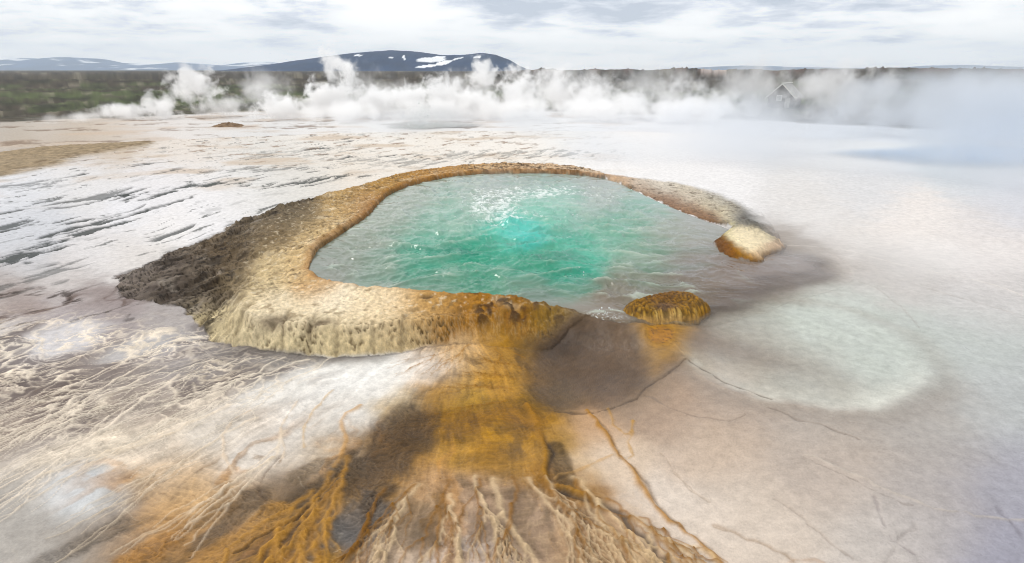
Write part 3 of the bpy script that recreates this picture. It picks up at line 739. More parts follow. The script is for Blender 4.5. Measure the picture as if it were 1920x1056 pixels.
r_relief = r_relief - 0.014 * ck; cr = mixc(cr, '4e4030', ck * 0.6)
knuck = ridged(X * 6 + wx, Y * 6, 4, 187)
r_relief = r_relief + (0.022 * (knuck - 0.5) + 0.010 * fbm(X * 17, Y * 17, 3, 188)) * sstep(0.03, 0.12, -sR) * (1 - 0.7 * front) * (1 - 0.6 * lipn_)
cr = cr * (1 + 0.35 * (knuck - 0.55) * (1 - 0.7 * front))[:, None]
lump = fbm(X * 2.6, Y * 2.6, 4, 167) * sstep(0.05, 0.25, -sR)
r_relief = r_relief + 0.030 * lump * (1 - 0.6 * outer) * (1 - 0.5 * lipn_) + 0.010 * ridged(sx * 10, sy * 14, 3, 168) * topw
r_relief = r_relief + 0.012 * topw * fbm(sx * 6, sy * 9, 4, 155) + 0.014 * tuft * (sR < 0)
lipn = sstep(0.16, 0.04, dEs)                        # lobes along the lip
r_relief = r_relief + lipn * 0.014 * ridged(np.arctan2(Y - POOL[1], X - POOL[0]) * 9, rad * 0 + 0.5, 2, 163)
GUT = [([(596,598),(575,628),(562,662)], 0.022, -0.04), ([(640,605),(622,640),(612,668)], 0.022, -0.035), ([(470,580),(440,605),(415,635)], 0.03, -0.04),
       ([(545,590),(520,630),(500,655)], 0.012, -0.02), ([(700,610),(698,640),(695,664)], 0.014, -0.015), ([(760,600),(745,640),(742,658)], 0.02, -0.02),
       ([(345,600),(375,575),(400,545)], 0.03, -0.05), ([(400,545),(470,505),(520,490)], 0.018, -0.025), ([(440,560),(500,530),(540,515)], 0.015, -0.02)]
for pts, w, ht in GUT:
    d, run = line_dist(smooth_poly(poly(pts, -0.02), closed=False), X, Y, 0.3)
    k = np.exp(-((d + 0.01 * gran) / w) ** 2) * (sR < 0)
    k = k * (0.55 + 0.9 * np.clip(fbm(X * 5, Y * 5, 2, 164) + 0.3, -0.4, 0.6)); r_relief = r_relief + ht * 0.8 * k; cr = mixc(cr, '7d6f56', sat(k) * 0.5)
r_relief = r_relief + faceness * (0.026 * fbm(ang * 5, radw * 0.8, 2, 169) - 0.008)
cr = cr * (1 + 0.10 * faceness * fbm(ang * 16, radw * 1.2, 3, 170))[:, None]
for (cx_, cy_), s in (((600, 600), .05), ((515, 592), .06), ((612, 403), .04), ((800, 560), .03)):
    q = G(float(cx_), float(cy_), 0.04); k = np.exp(-(((X - q[0]) / (s * 1.8)) ** 2 + ((Y - q[1]) / s) ** 2)) * (sR < 0)
    r_relief = r_relief - 0.02 * k; cr = mixc(cr, '5f4d3a', sat(k * 1.3) * 0.7)
rimblend = sstep(-0.005, 0.02, -sR) * is_rim
rimblend = np.where(orangew > 0.05, sstep(0.0, 0.07 + 0.16 * orangew, -sR + 0.05 * streak) * is_rim, rimblend)
h = h + r_relief * rimblend
c = c + (cr - c) * rimblend[:, None]

# ---- ledge detail
cl = LEDGE(pxr + 5 * fbm(X * 6, Y * 6, 3, 171), pyr + 4 * fbm(X * 6, Y * 6, 3, 172))
lrid = ridged(X * 9 + Y * 4, Y * 9, 4, 173)
cl = cl * (1 + 0.40 * gran + 0.25 * fbm(X * 9, Y * 12, 4, 183))[:, None]
cl = mixc(cl, '57493a', sstep(0.12, 0.32, fbm(X * 6, Y * 9, 5, 184, 0.65)) * (1 - 0.95 * sat(beak * 1.3)) * 0.6)
cl = mixc(cl, '6b4a22', np.exp(-((-sL) / 0.03) ** 2) * sat((dIn < 0.12) * 1.0) * 0.6)
topb = sat(beak * 1.5) * sstep(0.07, 0.16, -sL) * sstep(-0.05, 0.12, X - G(1372., 460., 0.)[0])
cl = mixc(cl, 'efe3c8', topb * 0.85)
cl = mixc(cl, '3f3e3b', backdark * sstep(0.55, 0.9, lrid) * 0.6)
cl = mixc(cl, 'b5b2a8', backdark * sstep(0.3, 0.1, lrid) * 0.4)
h = h + is_ledge * (0.012 * gran + 0.02 * fbm(X * 7, Y * 9, 4, 184) + backdark * 0.03 * (lrid - 0.5))
lb = sstep(0.0, lerp(0.28, 0.02, np.maximum(sstep(0.35, 0.1, dIn), sat(beak * 1.6))), -sL + 0.05 * fbm(X * 4, Y * 4, 4, 175) * (sL < 0))
c = c + (cl - c) * lb[:, None]
# ---- island detail: knobbly mats
ci = ISLAND(pxr, pyr)
ke, kf, kr = cells(X * 40 + 1.2 * fbm(X * 9, Y * 9, 3, 181), (Y - 1.2 * h) * 30 + 1.2 * fbm(X * 9 + 4, Y * 9, 3, 182), 9)
knob = sstep(0.65, 0.2, kf)
ci = ci * (0.62 + 0.62 * knob + 0.35 * gran)[:, None]
ci = mixc(ci, '54402e', sstep(0.16, 0.02, ke) * 0.45)
ci = mixc(ci, '6e5a5c', np.exp(-(((pxr - 1245) / 22) ** 2 + ((pyr - 575) / 7) ** 2)) * 0.6)
ci = mixc(ci, 'd6bd84', sstep(0.55, 0.9, kr) * knob * sstep(572, 592, pyr) * 0.6)
ci = mixc(ci, '8c6420', sstep(0.05, 0.0, -sI) * 0.6)
ci = mixc(ci, 'c9a878', sstep(588, 602, pyr + 6 * fbm(X * 8, Y * 8, 3, 185)) * 0.6)
ci = mixc(ci, '5b4222', sstep(0.1, 0.4, fbm(X * 11, Y * 14, 4, 186)) * 0.5)
h = h + is_island * (0.010 * knob + 0.010 * gran)
c = np.where(is_island[:, None], ci, c)
# under water
uw = (inside & ~is_rim & ~is_ledge & ~is_island)
c = c + (np.array([0.16, 0.22, 0.18]) - c) * (uw * deep)[:, None]
c = mixc(c, '7d7268', uw * (1 - deep) * sstep(0.0, 0.5, dOpenG) * 0.6)

wet = 0.35 * sstep(540, 620, PY) + 0.5 * pan + 0.4 * bw + 0.2 * sat_or
wet = np.where(is_rim, 0.12 + 0.3 * sstep(0.06, 0.0, dEs) + 0.3 * orangew, wet)
wet = np.where(is_island, 0.35, wet); wet = np.where(is_ledge, 0.15, wet)
wet = wet * (0.7 + 0.6 * fbm(X * 4, Y * 4, 3, 191))

# ---- whole-sheet colour: near part above, heath beyond the plateau
gz = zb.copy(); gcol = np.zeros((len(gx), 3)); gwet = np.zeros(len(gx))
far = np.ones(len(gx), bool); far[nm] = False
fx, fy, fz = gx[far], gy[far], zb[far]
fr = np.hypot(fx, fy); fa = np.arctan2(fx, fy)
red = edge_radius(fa)
plate = sstep(0.6, -0.6, (fr - red) + 1.4 * fbm(fx * 0.35, fy * 0.35, 3, 201))
fpx, fpy = project(fx, fy, fz)
cf = GROUND(np.clip(fpx, -200, 2100), np.clip(fpy, 215, 1080))
w2 = sstep(0.0, 0.35, fbm(fx * 0.35, fy * 0.5, 4, 203)); cf = mixc(cf, 'c9b29b', w2 * 0.5 * sstep(1300, 1000, fpx))
b2 = sstep(0.12, 0.34, fbm(fx * 0.55, fy * 0.9, 5, 205, 0.6)); cf = mixc(cf, '806b58', b2 * 0.75 * sstep(1200, 1000, fpx) * sstep(13, 16, fr + 3 * (fpx < 560)))
# heath
lf = np.log(np.maximum(fr, 1.0))
hn = fbm(fx * 0.03, fy * 0.012, 5, 211, 0.6); hn2 = fbm(fx * 0.2, fy * 0.06, 4, 213, 0.6); hn3 = fbm(fx * 0.9, fy * 0.35, 3, 214); hp = fbm(fa * 16, lf * 15, 5, 216, 0.6); hq = fbm(fa * 45 + 3, lf * 44, 4, 217, 0.6)
ch = np.tile(np.array([0.048, 0.037, 0.024]), (len(fx), 1))
ch = ch + (np.array([0.075, 0.062, 0.042]) - ch) * sstep(-0.2, 0.3, hn2)[:, None]
grn = sstep(-0.05, 0.22, 0.6 * hp + 0.6 * hn + 0.28 * np.exp(-((fpy - 185) / 22) ** 2) - 0.08) * sstep(140, 165, fpy)
ch = ch + (np.array([0.075, 0.105, 0.030]) - ch) * (grn * 0.8)[:, None]
ch = ch + (np.array([0.020, 0.017, 0.013]) - ch) * (sstep(0.15, 0.4, fbm(fx * 0.11, fy * 0.035, 5, 215, 0.6)) * 0.8)[:, None]
ch = ch + (np.array([0.16, 0.145, 0.105]) - ch) * (sstep(0.16, 0.36, hq) * 0.55)[:, None]
ch = ch + (np.array([0.014, 0.011, 0.008]) - ch) * (sstep(0.02, 0.26, hp) * 0.75)[:, None]
ch = 0.85 * ch * (1 + 0.9 * hq[:, None]) * (1 + 0.5 * hn3 * np.exp(-fr / 220))[:, None]
ridge_t = np.exp(-((fr - 620) / 130.0) ** 2)
ridge_az = sstep(-0.10, 0.02, fa)
crag = 6.2 + 2.2 * fbm(fa * 18, fr * 0.002, 4, 221) + 1.6 * np.maximum(ridged(fa * 60, fr * 0.004, 3, 223) - 0.6, 0) * 3
fz = fz + ridge_t * ridge_az * crag * 1.25
red_r = sstep(2.0, 6.0, ridge_t * ridge_az * 9) ; ch = ch + (np.array([0.11, 0.075, 0.058]) - ch) * (red_r * sstep(-0.15, 0.2, fbm(fa * 40, fr * 0.02, 3, 225)))[:, None]
snow = red_r * sstep(0.22, 0.34, fbm(fa * 30, fr * 0.03, 3, 227)) * (fa > 0.1) * (fa < 0.4)
ch = ch + (np.array([0.5, 0.42, 0.38]) - ch) * (snow * 0.8)[:, None]
fz = fz + (1 - plate) * sstep(30, 90, fr) * (0.55 * hn3 * np.exp(-fr / 150) + 1.0 * hn2 + 2.2 * sstep(60, 400, fr) * fbm(fx * 0.006, fy * 0.012, 4, 229)) * sstep(2500, 800, fr)
fz = fz + plate * (0.03 * fbm(fx * 0.8, fy * 0.8, 4, 231) - 0.02 * b2)
cfar = ch + (cf - ch) * plate[:, None]
gz[far] = fz; gcol[far] = cfar
lum = c.mean(1, keepdims=True); pale = (is_rim * (1 - orangew))[:, None]; gold_ = (sat_or * ground_only)[:, None]; c = c * np.array([1.02, 1.0, 0.965]); c = lum + (c - lum) * (1.22 - 0.17 * pale - 0.12 * gold_); c = c * (np.clip(lum, 0.02, 1) / (0.62 - 0.22 * pale)) ** 0.20
gz[nm] = h; gcol[nm] = np.maximum(c, 0.006); gwet[nm] = np.clip(wet, 0, 1)
gcol = np.clip(gcol, 0.004, 0.88)

# ---- faces, split by what they belong to
idx = np.arange(NR * NT).reshape(NR, NT); nxt = np.roll(idx, -1, axis=1)
quads = np.stack([idx[:-1], nxt[:-1], nxt[1:], idx[1:]], -1).reshape(-1, 4)[:, ::-1]
cls = np.zeros(len(gx), np.int8)
cls[nm[is_rim]] = 1; cls[nm[is_ledge]] = 2; cls[nm[is_island]] = 3
qc = cls[quads].max(1)
co = np.stack([gx, gy, gz], 1)
M_ground = ground_material('silica_ground', 0.50, 85, 0.15)
M_rim = ground_material('pitted_sinter', 0.7, 110, 0.24)
ground = mesh_from('ground', co, quads[qc == 0], M_ground, gcol, gwet); tag(ground, kind='structure')
rim = mesh_from('sinter_mound', co, quads[qc == 1], M_rim, gcol, gwet)
tag(rim, 'crusty tan sinter mound curving round the near and left side of the turquoise pool', 'rock mound')
ledge = mesh_from('sinter_ledge', co, quads[qc == 2], M_rim, gcol, gwet)
tag(ledge, 'low brown and cream rock ledge with grey back on the far shore of the pool', 'rock ledge')
island = mesh_from('sinter_rock', co, quads[qc == 3], M_rim, gcol, gwet)
tag(island, 'flat knobbly golden brown rock standing alone where the pool spills over', 'rock')

# ------------------------------------------------------------------ pool water
def build_water():
    wth = np.radians(np.linspace(-38, 42, 1300))
    wv = np.arange(640, 312, -0.9)
    wD = CAM_H / np.tan(np.arctan((wv - 528) / FPX) + radians(PITCH))
    r_, t_ = np.meshgrid(wD - APEX, wth, indexing='ij')
    x = (r_ * np.sin(t_)).ravel(); y = (r_ * np.cos(t_) + APEX).ravel()
    s = poly_dist(P_WATER, x, y, 3.0)
    keep = s < 0.07
    bx, by = G(980.0, 415.0, 0.0)
    r = np.hypot(x - bx, y - by); a = np.arctan2(y - by, x - bx)
    w_x = fbm(x * 1.1, y * 1.1, 3, 301); w_y = fbm(x * 1.1 + 5, y * 1.1, 3, 303)
    u = x + 0.25 * w_x; v = y + 0.25 * w_y
    boil = np.exp(-(r / 1.5) ** 2)
    right = sstep(1.4, 2.4, x)
    big = ridged(u * 1.1, v * 2.0, 3, 305) * 0.68 + 0.32 * ridged(u * 2.9 + 2, v * 4.4, 3, 306)
    ch_ = ridged(u * 6.5 + 0.4 * w_y, v * 9.0, 3, 307)
    rad_w = np.sin(r * 13 + 5 * fbm(x * 1.6, y * 1.6, 3, 309)) * np.exp(-r / 1.8)
    z = (0.075 * (big - 0.5) + 0.016 * (ch_ - 0.5)) * (1 - 0.75 * right) + 0.012 * rad_w
    z = z + boil * (0.11 * np.maximum(fbm(x * 4, y * 5, 5, 311, 0.6), 0) + 0.035)
    edge = sstep(0.0, -0.35, s); z = z * (0.30 + 0.70 * edge)
    dopen, _ = line_dist(OPEN_SHORE, x, y, 2.0)
    openw = sstep(0.75, 0.0, dopen + 0.12 * fbm(x * 2.5, y * 2.5, 3, 331))
    z = z * (1 - 0.8 * openw) - 0.02 * openw
    dlip, _ = line_dist(LIP, x, y, 0.6)
    lipk = sstep(0.5, 0.15, dlip); z = z * (1 - 0.7 * lipk) - 0.42 * lipk * np.maximum(s + 0.01, 0)
    z = z - 0.8 * np.maximum(s - 0.005, 0) * (1 - lipk)
    px, py = project(x, y, z * 0)
    c = WATER(px + 22 * fbm(u * 2.6, v * 4, 4, 313), py + 12 * fbm(u * 2.6 + 4, v * 4, 4, 315))
    crest = sstep(0.55, 0.85, big + 0.25 * (ch_ - 0.5))  # pale crests, green troughs: reflection tones painted into the water colour
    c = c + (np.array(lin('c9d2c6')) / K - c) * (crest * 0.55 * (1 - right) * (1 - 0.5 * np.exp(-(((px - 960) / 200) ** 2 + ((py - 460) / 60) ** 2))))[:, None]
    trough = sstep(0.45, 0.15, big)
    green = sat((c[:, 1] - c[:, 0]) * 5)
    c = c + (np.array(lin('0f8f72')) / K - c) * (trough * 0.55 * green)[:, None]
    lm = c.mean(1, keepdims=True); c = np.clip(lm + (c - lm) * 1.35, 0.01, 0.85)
    # foam of the boiling patch
    fm = 0
    for (qx, qy, ax_, ay_, st) in ((925, 395, 60, 24, 1.3), (960, 365, 90, 16, 1.0), (1050, 362, 70, 14, .5), (1150, 372, 60, 16, .6), (1020, 412, 110, 10, .55), (940, 425, 40, 10, .5), (1100, 350, 70, 8, .4)):
        fm = fm + st * np.exp(-(((px - qx) / ax_) ** 2 + ((py - qy) / ay_) ** 2))
    fnoise = ridged(u * 4.5, v * 5.5, 5, 317, 0.6) + 0.4 * fbm(x * 15, y * 18, 3, 319)
    foam = sstep(0.55, 0.95, fnoise * 0.75 + sat(fm) * 0.55 - 0.18) * sat(fm * 1.6)
    lace = sstep(0.86, 0.97, ridged(u * 4.5, v * 6, 3, 321)) * boil * 0.55
    foam = np.maximum(foam, lace)
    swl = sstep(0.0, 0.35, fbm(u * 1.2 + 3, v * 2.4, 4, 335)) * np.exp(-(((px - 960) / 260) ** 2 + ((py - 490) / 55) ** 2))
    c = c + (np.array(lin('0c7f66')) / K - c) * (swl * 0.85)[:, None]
    c = c + (np.array([0.80, 0.84, 0.82]) - c) * (foam * 0.9)[:, None]
    z = z + foam * (0.012 + 0.02 * fbm(x * 30, y * 30, 2, 323))
    # spill over the lip beside the knobbly rock
    sp = np.exp(-(((px - 1128) / 40) ** 2 + ((py - 594) / 9) ** 2)) * 1.3
    sf = sstep(0.5, 0.9, ridged(x * 22, y * 30, 3, 325)) * sp
    c = c + (np.array([0.75, 0.78, 0.75]) - c) * (sf * 0.8)[:, None]
    q = np.arange(len(x)).reshape(r_.shape)
    qd = np.stack([q[:-1, :-1], q[:-1, 1:], q[1:, 1:], q[1:, :-1]], -1).reshape(-1, 4)[:, ::-1]
    qd = qd[keep[qd].all(1)]
    m, N, L = new_mat('milky_spring_water'); b = N['Principled BSDF']
    cv = N.new('ShaderNodeAttribute'); cv.attribute_name = 'cover'; L.new(cv.outputs['Fac'], b.inputs['Alpha'])
    at = N.new('ShaderNodeAttribute'); at.attribute_name = 'tint'; L.new(at.outputs['Color'], b.inputs['Base Color'])
    wt = N.new('ShaderNodeAttribute'); wt.attribute_name = 'wet'
    mr = N.new('ShaderNodeMapRange'); mr.inputs[3].default_value = 0.12; mr.inputs[4].default_value = 0.6
    L.new(wt.outputs['Fac'], mr.inputs[0]); L.new(mr.outputs[0], b.inputs['Roughness'])
    b.inputs['IOR'].default_value = 1.33
    geo = N.new('ShaderNodeNewGeometry')
    n = N.new('ShaderNodeTexNoise'); n.inputs['Scale'].default_value = 22; n.inputs['Detail'].default_value = 4; L.new(geo.outputs['Position'], n.inputs['Vector'])
    bp = N.new('ShaderNodeBump'); bp.inputs['Strength'].default_value = 0.14; bp.inputs['Distance'].default_value = 0.02
    L.new(n.outputs[0], bp.inputs['Height']); L.new(bp.outputs[0], b.inputs['Normal'])
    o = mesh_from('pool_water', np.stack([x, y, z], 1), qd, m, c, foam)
    cover(o, (sstep(0.0, 0.55, dopen + 0.18 * fbm(x * 2.2, y * 3.5, 4, 333)) * (1 - lipk * sstep(-0.01, 0.07, s + 0.03 * fbm(x * 12, y * 12, 3, 337))))[USED[0]])
    tag(o, kind='structure')
build_water()

# ------------------------------------------------------------------ boiling drops over the pool
def blob_mesh(name, spots, mat, seed=3):
    r = random.Random(seed); V, F = [], []
    base = [(0,0,1),(0,0,-1)] + [(math.cos(a), math.sin(a), 0) for a in (0, 1.257, 2.513, 3.77, 5.027)]
    tri = [(0, 2 + i, 2 + (i + 1) % 5) for i in range(5)] + [(1, 2 + (i + 1) % 5, 2 + i) for i in range(5)]
    for x, y, z, s in spots:
        o = len(V); st = 0.8 + r.random() * 1.2
        for b in base:
            V.append((x + b[0] * s, y + b[1] * s, z + b[2] * s * st))
        F += [tuple(o + i for i in t) for t in tri]
    return mesh_from(name, np.array(V), np.array(F), mat)
M_foam, N, L = new_mat('white_water'); N['Principled BSDF'].inputs['Base Color'].default_value = (0.8, 0.84, 0.84, 1); N['Principled BSDF'].inputs['Roughness'].default_value = 0.25
rr = random.Random(5); spots = []
for (qx, qy, sx_, sy_, n) in ((925, 392, 45, 16, 70), (985, 362, 80, 10, 50), (1080, 366, 90, 10, 40), (1020, 410, 110, 9, 35), (1085, 520, 12, 12, 8), (1135, 594, 18, 2, 9)):
    for i in range(n):
        q = G(qx + rr.gauss(0, sx_ * .7), qy + rr.gauss(0, sy_ * .7), 0.0)
        spots.append((float(q[0]), float(q[1]), 0.02 + abs(rr.gauss(0, 0.035)), 0.003 + 0.006 * rr.random() ** 2))
tag(blob_mesh('water_drops', spots, M_foam), kind='stuff')

# ------------------------------------------------------------------ small things on the far flat
def grid_mound(name, cx, cy, rx, ry, hgt, col_a, col_b, seed, label, cat, n=70, group=None):
    u, v = np.meshgrid(np.linspace(-1, 1, n), np.linspace(-1, 1, n), indexing='ij'); u = u.ravel(); v = v.ravel()
    r = np.hypot(u, v) * (1 + 0.25 * fbm(u * 2 + seed, v * 2, 3, seed))
    x = cx + u * rx; y = cy + v * ry
    z = sstep(1.0, 0.0, r) * hgt * (0.7 + 0.7 * ridged(u * 3 + seed, v * 3, 4, seed + 1)) - 0.03
    z = z + z_base(x, y)
    t = sat(0.5 + 1.2 * fbm(u * 5, v * 5, 4, seed + 2))
    c = lin(col_a) / K + (lin(col_b) - lin(col_a)) / K * t[:, None]
    q = np.arange(n * n).reshape(n, n); qd = np.stack([q[:-1, :-1], q[1:, :-1], q[1:, 1:], q[:-1, 1:]], -1).reshape(-1, 4)
    qd = qd[(r[qd] < 1.0).any(1)]
    return tag(mesh_from(name, np.stack([x, y, z], 1), qd, M_rim, c, 0 * x), label, cat, group)
q = G(428.0, 236.0); grid_mound('crust_mound', q[0], q[1], 0.75, 0.6, 0.13, '6b5440', '9c8266', 11, 'small dark brown crust mound rising from the white flat near the plateau edge', 'rock mound')
q = G(585.0, 243.0)
def far_spring():
    q = G(805.0, 236.0); n = 60
    t = np.linspace(0, 2 * np.pi, n, endpoint=False); V = [(q[0], q[1], 0)]; C = [lin('6d7768') / K]; F = []
    rings = 14
    for k in range(1, rings + 1):
        f = k / rings
        for a in t:
            w = 1 + 0.12 * math.sin(3 * a + 1) + 0.06 * math.sin(7 * a)
            V.append((q[0] + 1.75 * f * w * math.cos(a), q[1] + 1.5 * f * w * math.sin(a), 0))
            C.append(lin('6d7768') / K * (1 - f ** 3) + lin('b9bab4') / K * f ** 3)
    V = np.array(V); V[:, 2] = z_base(V[:, 0], V[:, 1]) + 0.03 + 0.012 * fbm(V[:, 0] * 4, V[:, 1] * 4, 3, 7)
    for k in range(rings):
        for i in range(n):
            j = (i + 1) % n
            if k == 0: F.append((0, 1 + i, 1 + j))
            else:
                a, b, c_, d = 1 + (k - 1) * n + i, 1 + (k - 1) * n + j, 1 + k * n + j, 1 + k * n + i
                F.append((a, d, c_)); F.append((a, c_, b))
    tag(mesh_from('far_pool_water', V, np.array(F), bpy.data.materials['milky_spring_water'], np.array(C), V[:, 0] * 0), kind='structure')
    cover(bpy.data.objects['far_pool_water'], np.concatenate([[1]] + [np.full(n, 1 - (k / rings) ** 3) for k in range(1, rings + 1)]))
    sp = []; z0 = float(z_base(q[0], q[1]))
    for i in range(150):
        w = rr.gauss(0, .22); hgt = abs(rr.gauss(0, .35)) * math.exp(-abs(w) * 1.5)
        sp.append((float(q[0]) - 0.25 + w, float(q[1]) + rr.gauss(0, .2), z0 + 0.03 + hgt, 0.008 + 0.016 * rr.random()))
    tag(blob_mesh('geyser_spray', sp, M_foam), kind='stuff')
far_spring()
def blue_pool():
    c0 = G(1880.0, 292.0, -0.06); n = 64; V = [(c0[0], c0[1], 0)]; F = []
    for k in range(1, 9):
        for i in range(n):
            a = i / n * 2 * math.pi; w = 1 + 0.13 * math.sin(2 * a + .6) + 0.07 * math.sin(5 * a)
            V.append((c0[0] + 3.6 * k / 8 * w * math.cos(a), c0[1] + 2.3 * k / 8 * w * math.sin(a), 0))
    V = np.array(V); V[:, 2] = z_base(V[:, 0], V[:, 1]) + 0.05
    for k in range(8):
        for i in range(n):
            j = (i + 1) % n
            if k == 0: F.append((0, 1 + i, 1 + j))
            else:
                a, b, c_, d = 1 + (k - 1) * n + i, 1 + (k - 1) * n + j, 1 + k * n + j, 1 + k * n + i
                F.append((a, d, c_)); F.append((a, c_, b))
    col = np.tile(lin('4f9fdc') / K, (len(V), 1))
    tag(mesh_from('blue_pool_water', V, np.array(F), bpy.data.materials['milky_spring_water'], col, V[:, 0] * 0), kind='structure')
    cover(bpy.data.objects['blue_pool_water'], np.concatenate([[1]] + [np.full(n, 0.9 * (1 - (k / 8) ** 2)) for k in range(1, 9)]))
blue_pool()

# ------------------------------------------------------------------ the hut far off in the steam
def plain(name, col, rough=0.8):
    m, N, L = new_mat(name); b = N['Principled BSDF']; b.inputs['Roughness'].default_value = rough
    n = N.new('ShaderNodeTexNoise'); n.inputs['Scale'].default_value = 3; n.inputs['Detail'].default_value = 5
    mx = N.new('ShaderNodeMix'); mx.data_type = 'RGBA'; mx.inputs[6].default_value = (*[v * .8 for v in col], 1); mx.inputs[7].default_value = (*[min(1, v * 1.15) for v in col], 1)
    L.new(n.outputs[0], mx.inputs[0]); L.new(mx.outputs[2], b.inputs['Base Color']); return m
def solid(name, V, F, mat, parent):
    me = bpy.data.meshes.new(name); me.from_pydata([tuple(map(float, v)) for v in V], [], F); me.materials.append(mat)
    o = bpy.data.objects.new(name, me); o.parent = parent; return link(o)
def box(name, lo, hi, mat, parent):
    x0, y0, z0 = lo; x1, y1, z1 = hi
    V = [(x0,y0,z0),(x1,y0,z0),(x1,y1,z0),(x0,y1,z0),(x0,y0,z1),(x1,y0,z1),(x1,y1,z1),(x0,y1,z1)]
    return solid(name, V, [(0,3,2,1),(4,5,6,7),(0,1,5,4),(1,2,6,5),(2,3,7,6),(3,0,4,7)], mat, parent)
def hut():
    d = 105.0; x = (1480 - 960) / FPX * (d * CP); z = float(z_base(x, d)) - 0.2
    root = bpy.data.objects.new('hut', None); link(root); root.location = (x, d, z + 0.7); root.rotation_euler = (0, 0, radians(-38))
    tag(root, 'small grey gabled hut with pale roof edges half lost in the steam', 'hut')
    wall, roof, white, glass = plain('grey_boards', (.05, .045, .045)), plain('roof_sheet', (.32, .32, .31)), plain('white_trim', (.75, .75, .72)), plain('window_dark', (.5, .52, .52), .2)
    w, l, e, r = 2.1, 2.6, 1.3, 3.3
    solid('wall', [(-w,-l,-1),(w,-l,-1),(w,l,-1),(-w,l,-1),(-w,-l,e),(w,-l,e),(w,l,e),(-w,l,e),(0,-l,r),(0,l,r)],
          [(0,1,5,8,4),(1,2,6,5),(2,3,7,9,6),(3,0,4,7),(0,3,2,1)], wall, root)
    o = .35; k = (r - e) / w
    for s in (-1, 1):
        a = [(0, r + .12), (s * (w + o), e - o * k + .12)]
        V = [(px, yy, pz + dz) for yy in (-l - .3, l + .3) for px, pz in a for dz in (0, -.1)]
        solid('roof', V, [(0,2,6,4),(1,5,7,3),(0,1,3,2),(4,6,7,5),(2,3,7,6),(0,4,5,1)], roof, root)
        V = [(px, yy, pz + dz) for yy in (-l - .38, -l - .31) for px, pz in a for dz in (.06, -.22)]
        solid('barge_board', V, [(0,2,6,4),(1,5,7,3),(0,1,3,2),(4,6,7,5),(2,3,7,6),(0,4,5,1)], white, root)
    box('ridge_cap', (-.22, -l - .4, r + .07), (.22, l + .4, r + .2), white, root)
    f = box('window', (-.75, -l - .06, .5), (.15, -l + .02, 1.5), white, root); box('pane', (-.65, -l - .09, .6), (.05, -l - .065, 1.4), glass, f)
    dd = box('door', (.7, -l - .05, -.6), (1.5, -l + .02, 1.1), roof, root); box('handle', (.78, -l - .11, .2), (.84, -l - .055, .35), white, dd)
hut()

# ------------------------------------------------------------------ mountains
def range_mesh(name, prof, dist, depth, col, snow_fn, seed, rough, label=None):
    prof = np.array(prof, float); n = 520; m = 60
    px = np.linspace(prof[0, 0], prof[-1, 0], n)
    t = np.linspace(-1, 1, m)
    PXg, Tg = np.meshgrid(px, t, indexing='ij')
    yy = dist + Tg * depth
    xx = (PXg - 960) / FPX * CP * dist * np.ones_like(Tg)
    top = np.interp(PXg, prof[:, 0], prof[:, 1])
    zt = CAM_H + dist * np.tan(np.arctan((528 - top) / FPX) - radians(PITCH))
    f = np.where(Tg < 0, sstep(-1.0, 0.0, Tg) ** 0.8, sstep(1, 0, Tg))
    s = dist / 4000.0
    nz = ridged(xx / (420 * s) + 0.0, yy / (520 * s), 5, seed)
    zz = zt * f + rough * (nz - 0.55) * f * (1 - f * 0.85) * np.maximum(zt, 5) - 12 * s * (1 - f)
    zz = zz + rough * 0.06 * zt * fbm(PXg / 14.0, Tg * 0, 4, seed + 5) * f
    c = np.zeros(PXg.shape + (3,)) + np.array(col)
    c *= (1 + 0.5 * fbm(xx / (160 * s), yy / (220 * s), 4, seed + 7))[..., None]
    ppx, ppy = project(xx, yy, zz)
    sn = snow_fn(ppx, ppy, xx / s, yy / s, Tg)
    c = c + (np.array([.80, .82, .85]) - c) * sn[..., None]
    q = np.arange(n * m).reshape(n, m); qd = np.stack([q[:-1, :-1], q[1:, :-1], q[1:, 1:], q[:-1, 1:]], -1).reshape(-1, 4)
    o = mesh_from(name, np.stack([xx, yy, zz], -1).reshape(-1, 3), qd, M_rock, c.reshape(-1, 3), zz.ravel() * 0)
    return tag(o, kind='structure')
M_rock = ground_material('mountain_rock', 0.0, 0.02, 0.15)
def snow_near(px, py, x, y, t):
    w = np.zeros(px.shape); wx_ = px + 5 * fbm(x / 60, y / 60, 3, 401); wy_ = py + 1.6 * fbm(x / 50, y / 90, 3, 403)
    for cx, cy_, rx, ry, sl in ((672, 104, 7, 1.6, 0), (732, 108, 4, 1.6, 0), (757, 108, 3, 4.5, .4), (808, 112, 27, 4.5, -.03), (832, 118, 15, 3.6, -.22), (800, 124, 20, 2.2, -.1), (858, 110, 10, 1.8, -.2), (896, 107, 6, 2.0, 0), (822, 108, 14, 2.0, -.1)):
        w = np.maximum(w, sstep(1.25, 0.85, ((wx_ - cx) / rx) ** 2 + ((wy_ - cy_ - sl * (wx_ - cx)) / ry) ** 2))
    return w * (t < 0.1)
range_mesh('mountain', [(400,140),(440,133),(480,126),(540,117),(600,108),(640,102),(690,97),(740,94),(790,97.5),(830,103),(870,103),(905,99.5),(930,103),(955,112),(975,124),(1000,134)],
    4000, 700, (.009, .032, .085), snow_near, 61, 0.32)  # bluish base colour carries part of the distance haze
def snow_far(px, py, x, y, t):
    return sstep(0.14, 0.28, fbm(x / 200, y / 160, 4, 411) + 0.006 * (118 - py)) * 0.9
